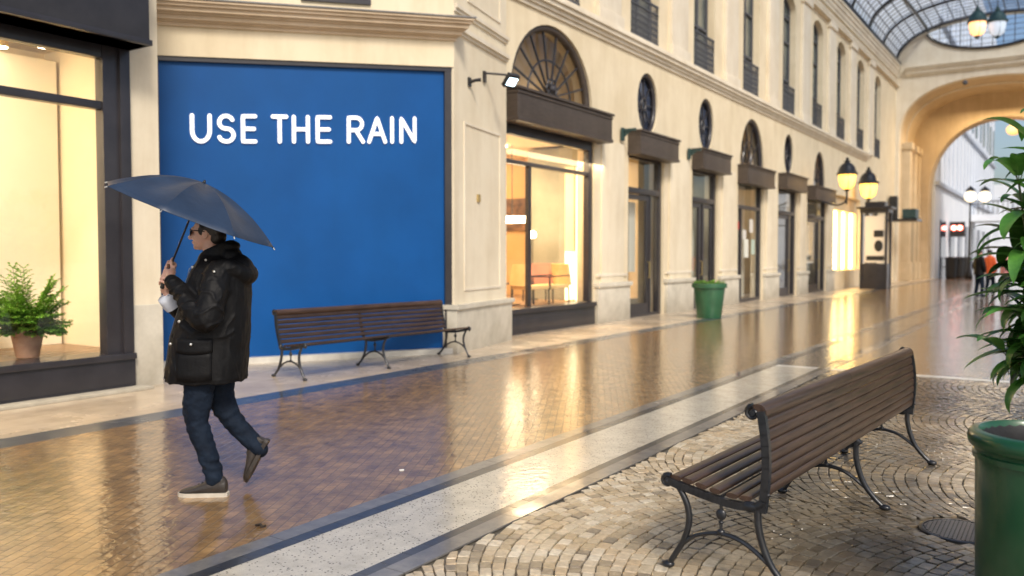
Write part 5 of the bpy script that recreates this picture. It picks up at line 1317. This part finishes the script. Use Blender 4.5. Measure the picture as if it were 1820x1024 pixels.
def umbrella():
    t = thing('umbrella', 'navy blue folding umbrella held tilted over the walking man', 'umbrella', mn.location.copy(), TH)
    hub = S0+AX*.612
    e1 = Vector((.91,0,-.42)); e1 = (e1-AX*e1.dot(AX)).normalized(); e2_ = AX.cross(e1).normalized()
    Rr = .545; Hh = .215; nseg = 8; sub = 8; nr = 12; ph = R(22.5)*0+R(4)
    def can(r, a):
        """canopy point at radius fraction r and angle a; cloth sags between the ribs"""
        s_ = ((a-ph) % (2*math.pi/nseg))/(2*math.pi/nseg); sc_ = math.sin(math.pi*s_)
        rr = Rr*r*(1-.085*sc_*r*r); h = Hh*(1-r**1.9)-.030*sc_*math.sin(math.pi*min(1, r*.9))+.006*sc_*r
        h += .0035*noise.noise(Vector((rr*math.cos(a)*9, rr*math.sin(a)*9, 2.0)))
        return hub+AX*(h-Hh)+(e1*math.cos(a)+e2_*math.sin(a))*rr
    # one gore per mesh so each carries its seams
    b = MB(); n = nseg*sub
    top = hub.copy(); vs = [can(0, 0)]
    for i in range(1, nr+1):
        for k in range(n): vs.append(can(i/nr, ph+2*math.pi*k/n))
    fs = [(0, 1+k, 1+(k+1) % n) for k in range(n)]
    for i in range(nr-1):
        for k in range(n): fs.append((1+i*n+k, 1+(i+1)*n+k, 1+(i+1)*n+(k+1) % n, 1+i*n+(k+1) % n))
    m_ = len(vs); vs2 = [v-AX*.003 for v in vs]; fs2 = [tuple(m_+i for i in f[::-1]) for f in fs]
    rim = [(1+(nr-1)*n+k, 1+(nr-1)*n+(k+1) % n, m_+1+(nr-1)*n+(k+1) % n, m_+1+(nr-1)*n+k) for k in range(n)]
    b.add(vs+vs2, fs+fs2+rim); c = b.build('canopy', M['umb'], t, world=False, smooth=True)
    bm = bmesh.new(); bm.from_mesh(c.data); bm.verts.ensure_lookup_table()
    for k in range(nseg):
        for i in range(1, nr):
            a_, b2_ = bm.verts[1+(i-1)*n+k*sub], bm.verts[1+i*n+k*sub]
            ed = bm.edges.get((a_, b2_)); 
            if ed: ed.smooth = False
    bm.to_mesh(c.data); bm.free()
    for k in range(nseg):
        a = ph+2*math.pi*k/nseg
        MB().tube([can(i/8, a)-AX*.008 for i in range(1, 9)], .0028, 5).build('rib', M['black'], t, world=False)
        MB().tube([hub-AX*.16, can(.5, a)-AX*.012], .0024, 5).build('strut', M['black'], t, world=False)
        p = can(1, a); q = can(1, a)+(can(1,a)-can(.95,a)).normalized()*.014; MB().tube([p-AX*.004, q-AX*.004], [.0045,.0035], 8).ball(q-AX*.004, .0048, 8, 5).build('rib_tip', M['metal_stud'], t, world=False, smooth=True)
    MB().tube([S0-AX*.02, hub+AX*.002], .0062, 10).tube([hub-AX*.175, hub-AX*.15], .012, 10).build('shaft', M['black'], t, world=False, smooth=True)
    MB().tube([S0-AX*.105, S0-AX*.098, S0-AX*.03, S0+AX*.01], [.011,.014,.014,.009], 12).build('handle', M['black'], t, world=False, smooth=True)
    MB().tube([hub, hub+AX*.006, hub+AX*.02], [.012,.010,.004], 10).build('ferrule', M['black'], t, world=False, smooth=True)
umbrella()

def far_person(loc, rz, lab, topm, botm, bag=None):
    t = thing('person', lab, 'person', loc, rz, 'people walking away in the distance')
    b = MB(); H = Vector((0,0,1.62))
    b.ball(H, (.085,.095,.115), 16, 10); b.ball(H+Vector((0,-.08,-.03)), (.02,.03,.03), 8, 5); b.tube([H, (0,0,1.40)], [.055,.065], 12)
    b.ring_loft([ell(0,0,z,rx,ry,20) for z,rx,ry in ((.85,.16,.11),(1.0,.15,.11),(1.25,.18,.12),(1.40,.17,.10),(1.46,.08,.07))])
    for s in (-1, 1):
        limb(b, [(.09*s,0,.9),(.09*s,-.04+.04*s,.48),(.09*s,.06*s,.08)], [.085,.06,.042]); b.ball((.09*s,.06*s-.05,.04), (.045,.12,.04), 12, 7)
        limb(b, [(.18*s,0,1.38),(.24*s,.03*s,1.10),(.22*s,-.10,.88)], [.055,.045,.035]); 
        for k in range(5): b.tube([(.22*s,-.10,.87),(.22*s+(k-2)*.012,-.11,.80),(.22*s+(k-2)*.012,-.09,.76)], .009, 6)
    fuse(b, 'body', M['skin'], t, .014, 1)
    b = MB(); b.ring_loft([ell(0,0,z,rx,ry,20) for z,rx,ry in ((.80,.21,.16),(1.0,.20,.15),(1.25,.22,.16),(1.40,.20,.14),(1.50,.10,.10))])
    for s in (-1, 1): limb(b, [(.18*s,0,1.38),(.26*s,.03*s,1.10),(.23*s,-.09,.93)], [.08,.07,.05])
    fuse(b, 'jacket', topm, t, .014, 2, lambda c, n: .008*noise.noise(c*12))
    b = MB(); 
    for s in (-1, 1): limb(b, [(.09*s,0,.9),(.09*s,-.04+.04*s,.48),(.09*s,.06*s,.12)], [.105,.078,.058]); b.ball((.09*s,.06*s-.05,.045), (.055,.14,.045), 12, 7)
    fuse(b, 'trousers', botm, t, .014, 2)
    b = MB(); b.ball(H+Vector((0,.02,.03)), (.10,.105,.11), 14, 8); b.build('hair', M['hair'], t, world=False, smooth=True)
    return t
org_m = noise_mat('orange_jacket', (.75,.10,.02), (.85,.16,.04), 5, .7, .2); pink_m = noise_mat('pink_raincoat', (.60,.22,.22), (.70,.30,.30), 5, .7, .2)
far_person(P((1740-910)/F*31.0, 31.0), 2.2, 'person in a dark coat and dark trousers walking away towards the archway', M['coat'], M['jeans'])
far_person(P((1759-910)/F*33.5, 33.5), 2.4, 'person in an orange jacket walking beyond the one in the dark coat', org_m, M['jeans'])
far_person(P((1786-910)/F*33, 33), 2.0, 'person in a pink raincoat partly hidden by the plant leaves', pink_m, M['jeans'])

# ------------------------------------------------------------------ light, sky, camera
w = bpy.data.worlds.new('World'); sc.world = w; w.use_nodes = True
sk = w.node_tree.nodes.new('ShaderNodeTexSky'); sk.sky_type = 'NISHITA'; sk.sun_disc = False
SUN_EL, SUN_AZ = 42, 130     # compass azimuth from +Y clockwise
sk.sun_elevation = R(SUN_EL); sk.sun_rotation = R(SUN_AZ); sk.air_density = 1.0; sk.dust_density = 3.0; sk.ozone_density = 1.0
bg = w.node_tree.nodes['Background']; w.node_tree.links.new(sk.outputs[0], bg.inputs[0]); bg.inputs[1].default_value = .105
sd_ = bpy.data.lights.new('sun', 'SUN'); sd_.energy = 1.75; sd_.angle = R(13); sd_.color = (1,.92,.80)
so = bpy.data.objects.new('sun', sd_); col.objects.link(so)
dirv = Vector((math.sin(R(SUN_AZ))*math.cos(R(SUN_EL)), math.cos(R(SUN_AZ))*math.cos(R(SUN_EL)), math.sin(R(SUN_EL))))
so.rotation_euler = dirv.to_track_quat('Z', 'Y').to_euler(); so.location = dirv*60
def lamp(loc, e_, size, colr, parent=None, aim=(0,0,-1), sy=None):
    l = bpy.data.lights.new('lamp_light', 'AREA'); l.energy = e_; l.size = size; l.color = colr
    if sy: l.shape = 'RECTANGLE'; l.size_y = sy
    o = bpy.data.objects.new('lamp_light', l); col.objects.link(o); o.location = loc; o.rotation_euler = (-Vector(aim)).to_track_quat('Z', 'Y').to_euler()
    if parent: o.parent = parent; o.location = Vector(loc)-parent_org(parent)
    return o
WARM = (1,.74,.42)
lamp((LX-.9, 3.4, 3.86), 190, 1.2, (1,.83,.58), shop, (-.5,.2,-1), 3.5)
lamp((-11.6, 15.2, 4.08), 420, 3.5, WARM, arcade, (-.2,0,-1), 6)
lamp((XC, 57.6, 10.6), 380, 3, (1,.72,.40), aw, (0,0,-1), 3)
for a0, a1 in DOORS+[SHOP3, SHOP5]: lamp((WX-1.4, (a0+a1)/2, 3.95), 22, 1.0, (1,.88,.66), arcade)

cam = bpy.data.cameras.new('camera'); co = bpy.data.objects.new('camera', cam); col.objects.link(co); sc.camera = co
cam.sensor_width = 36; cam.lens = 36*1500/1820; cam.clip_end = 2000; cam.clip_start = .05
co.location = (0, 0, CH); co.rotation_euler = (R(90)-math.atan((512-455)/1500), 0, TH)
cam.dof.use_dof = True; cam.dof.focus_distance = 5.0; cam.dof.aperture_fstop = 1.6
vs_ = sc.view_settings; vs_.view_transform = 'Standard'; vs_.look = 'None'; vs_.exposure = 0.5; vs_.gamma = 1
sc.render.engine = 'CYCLES'
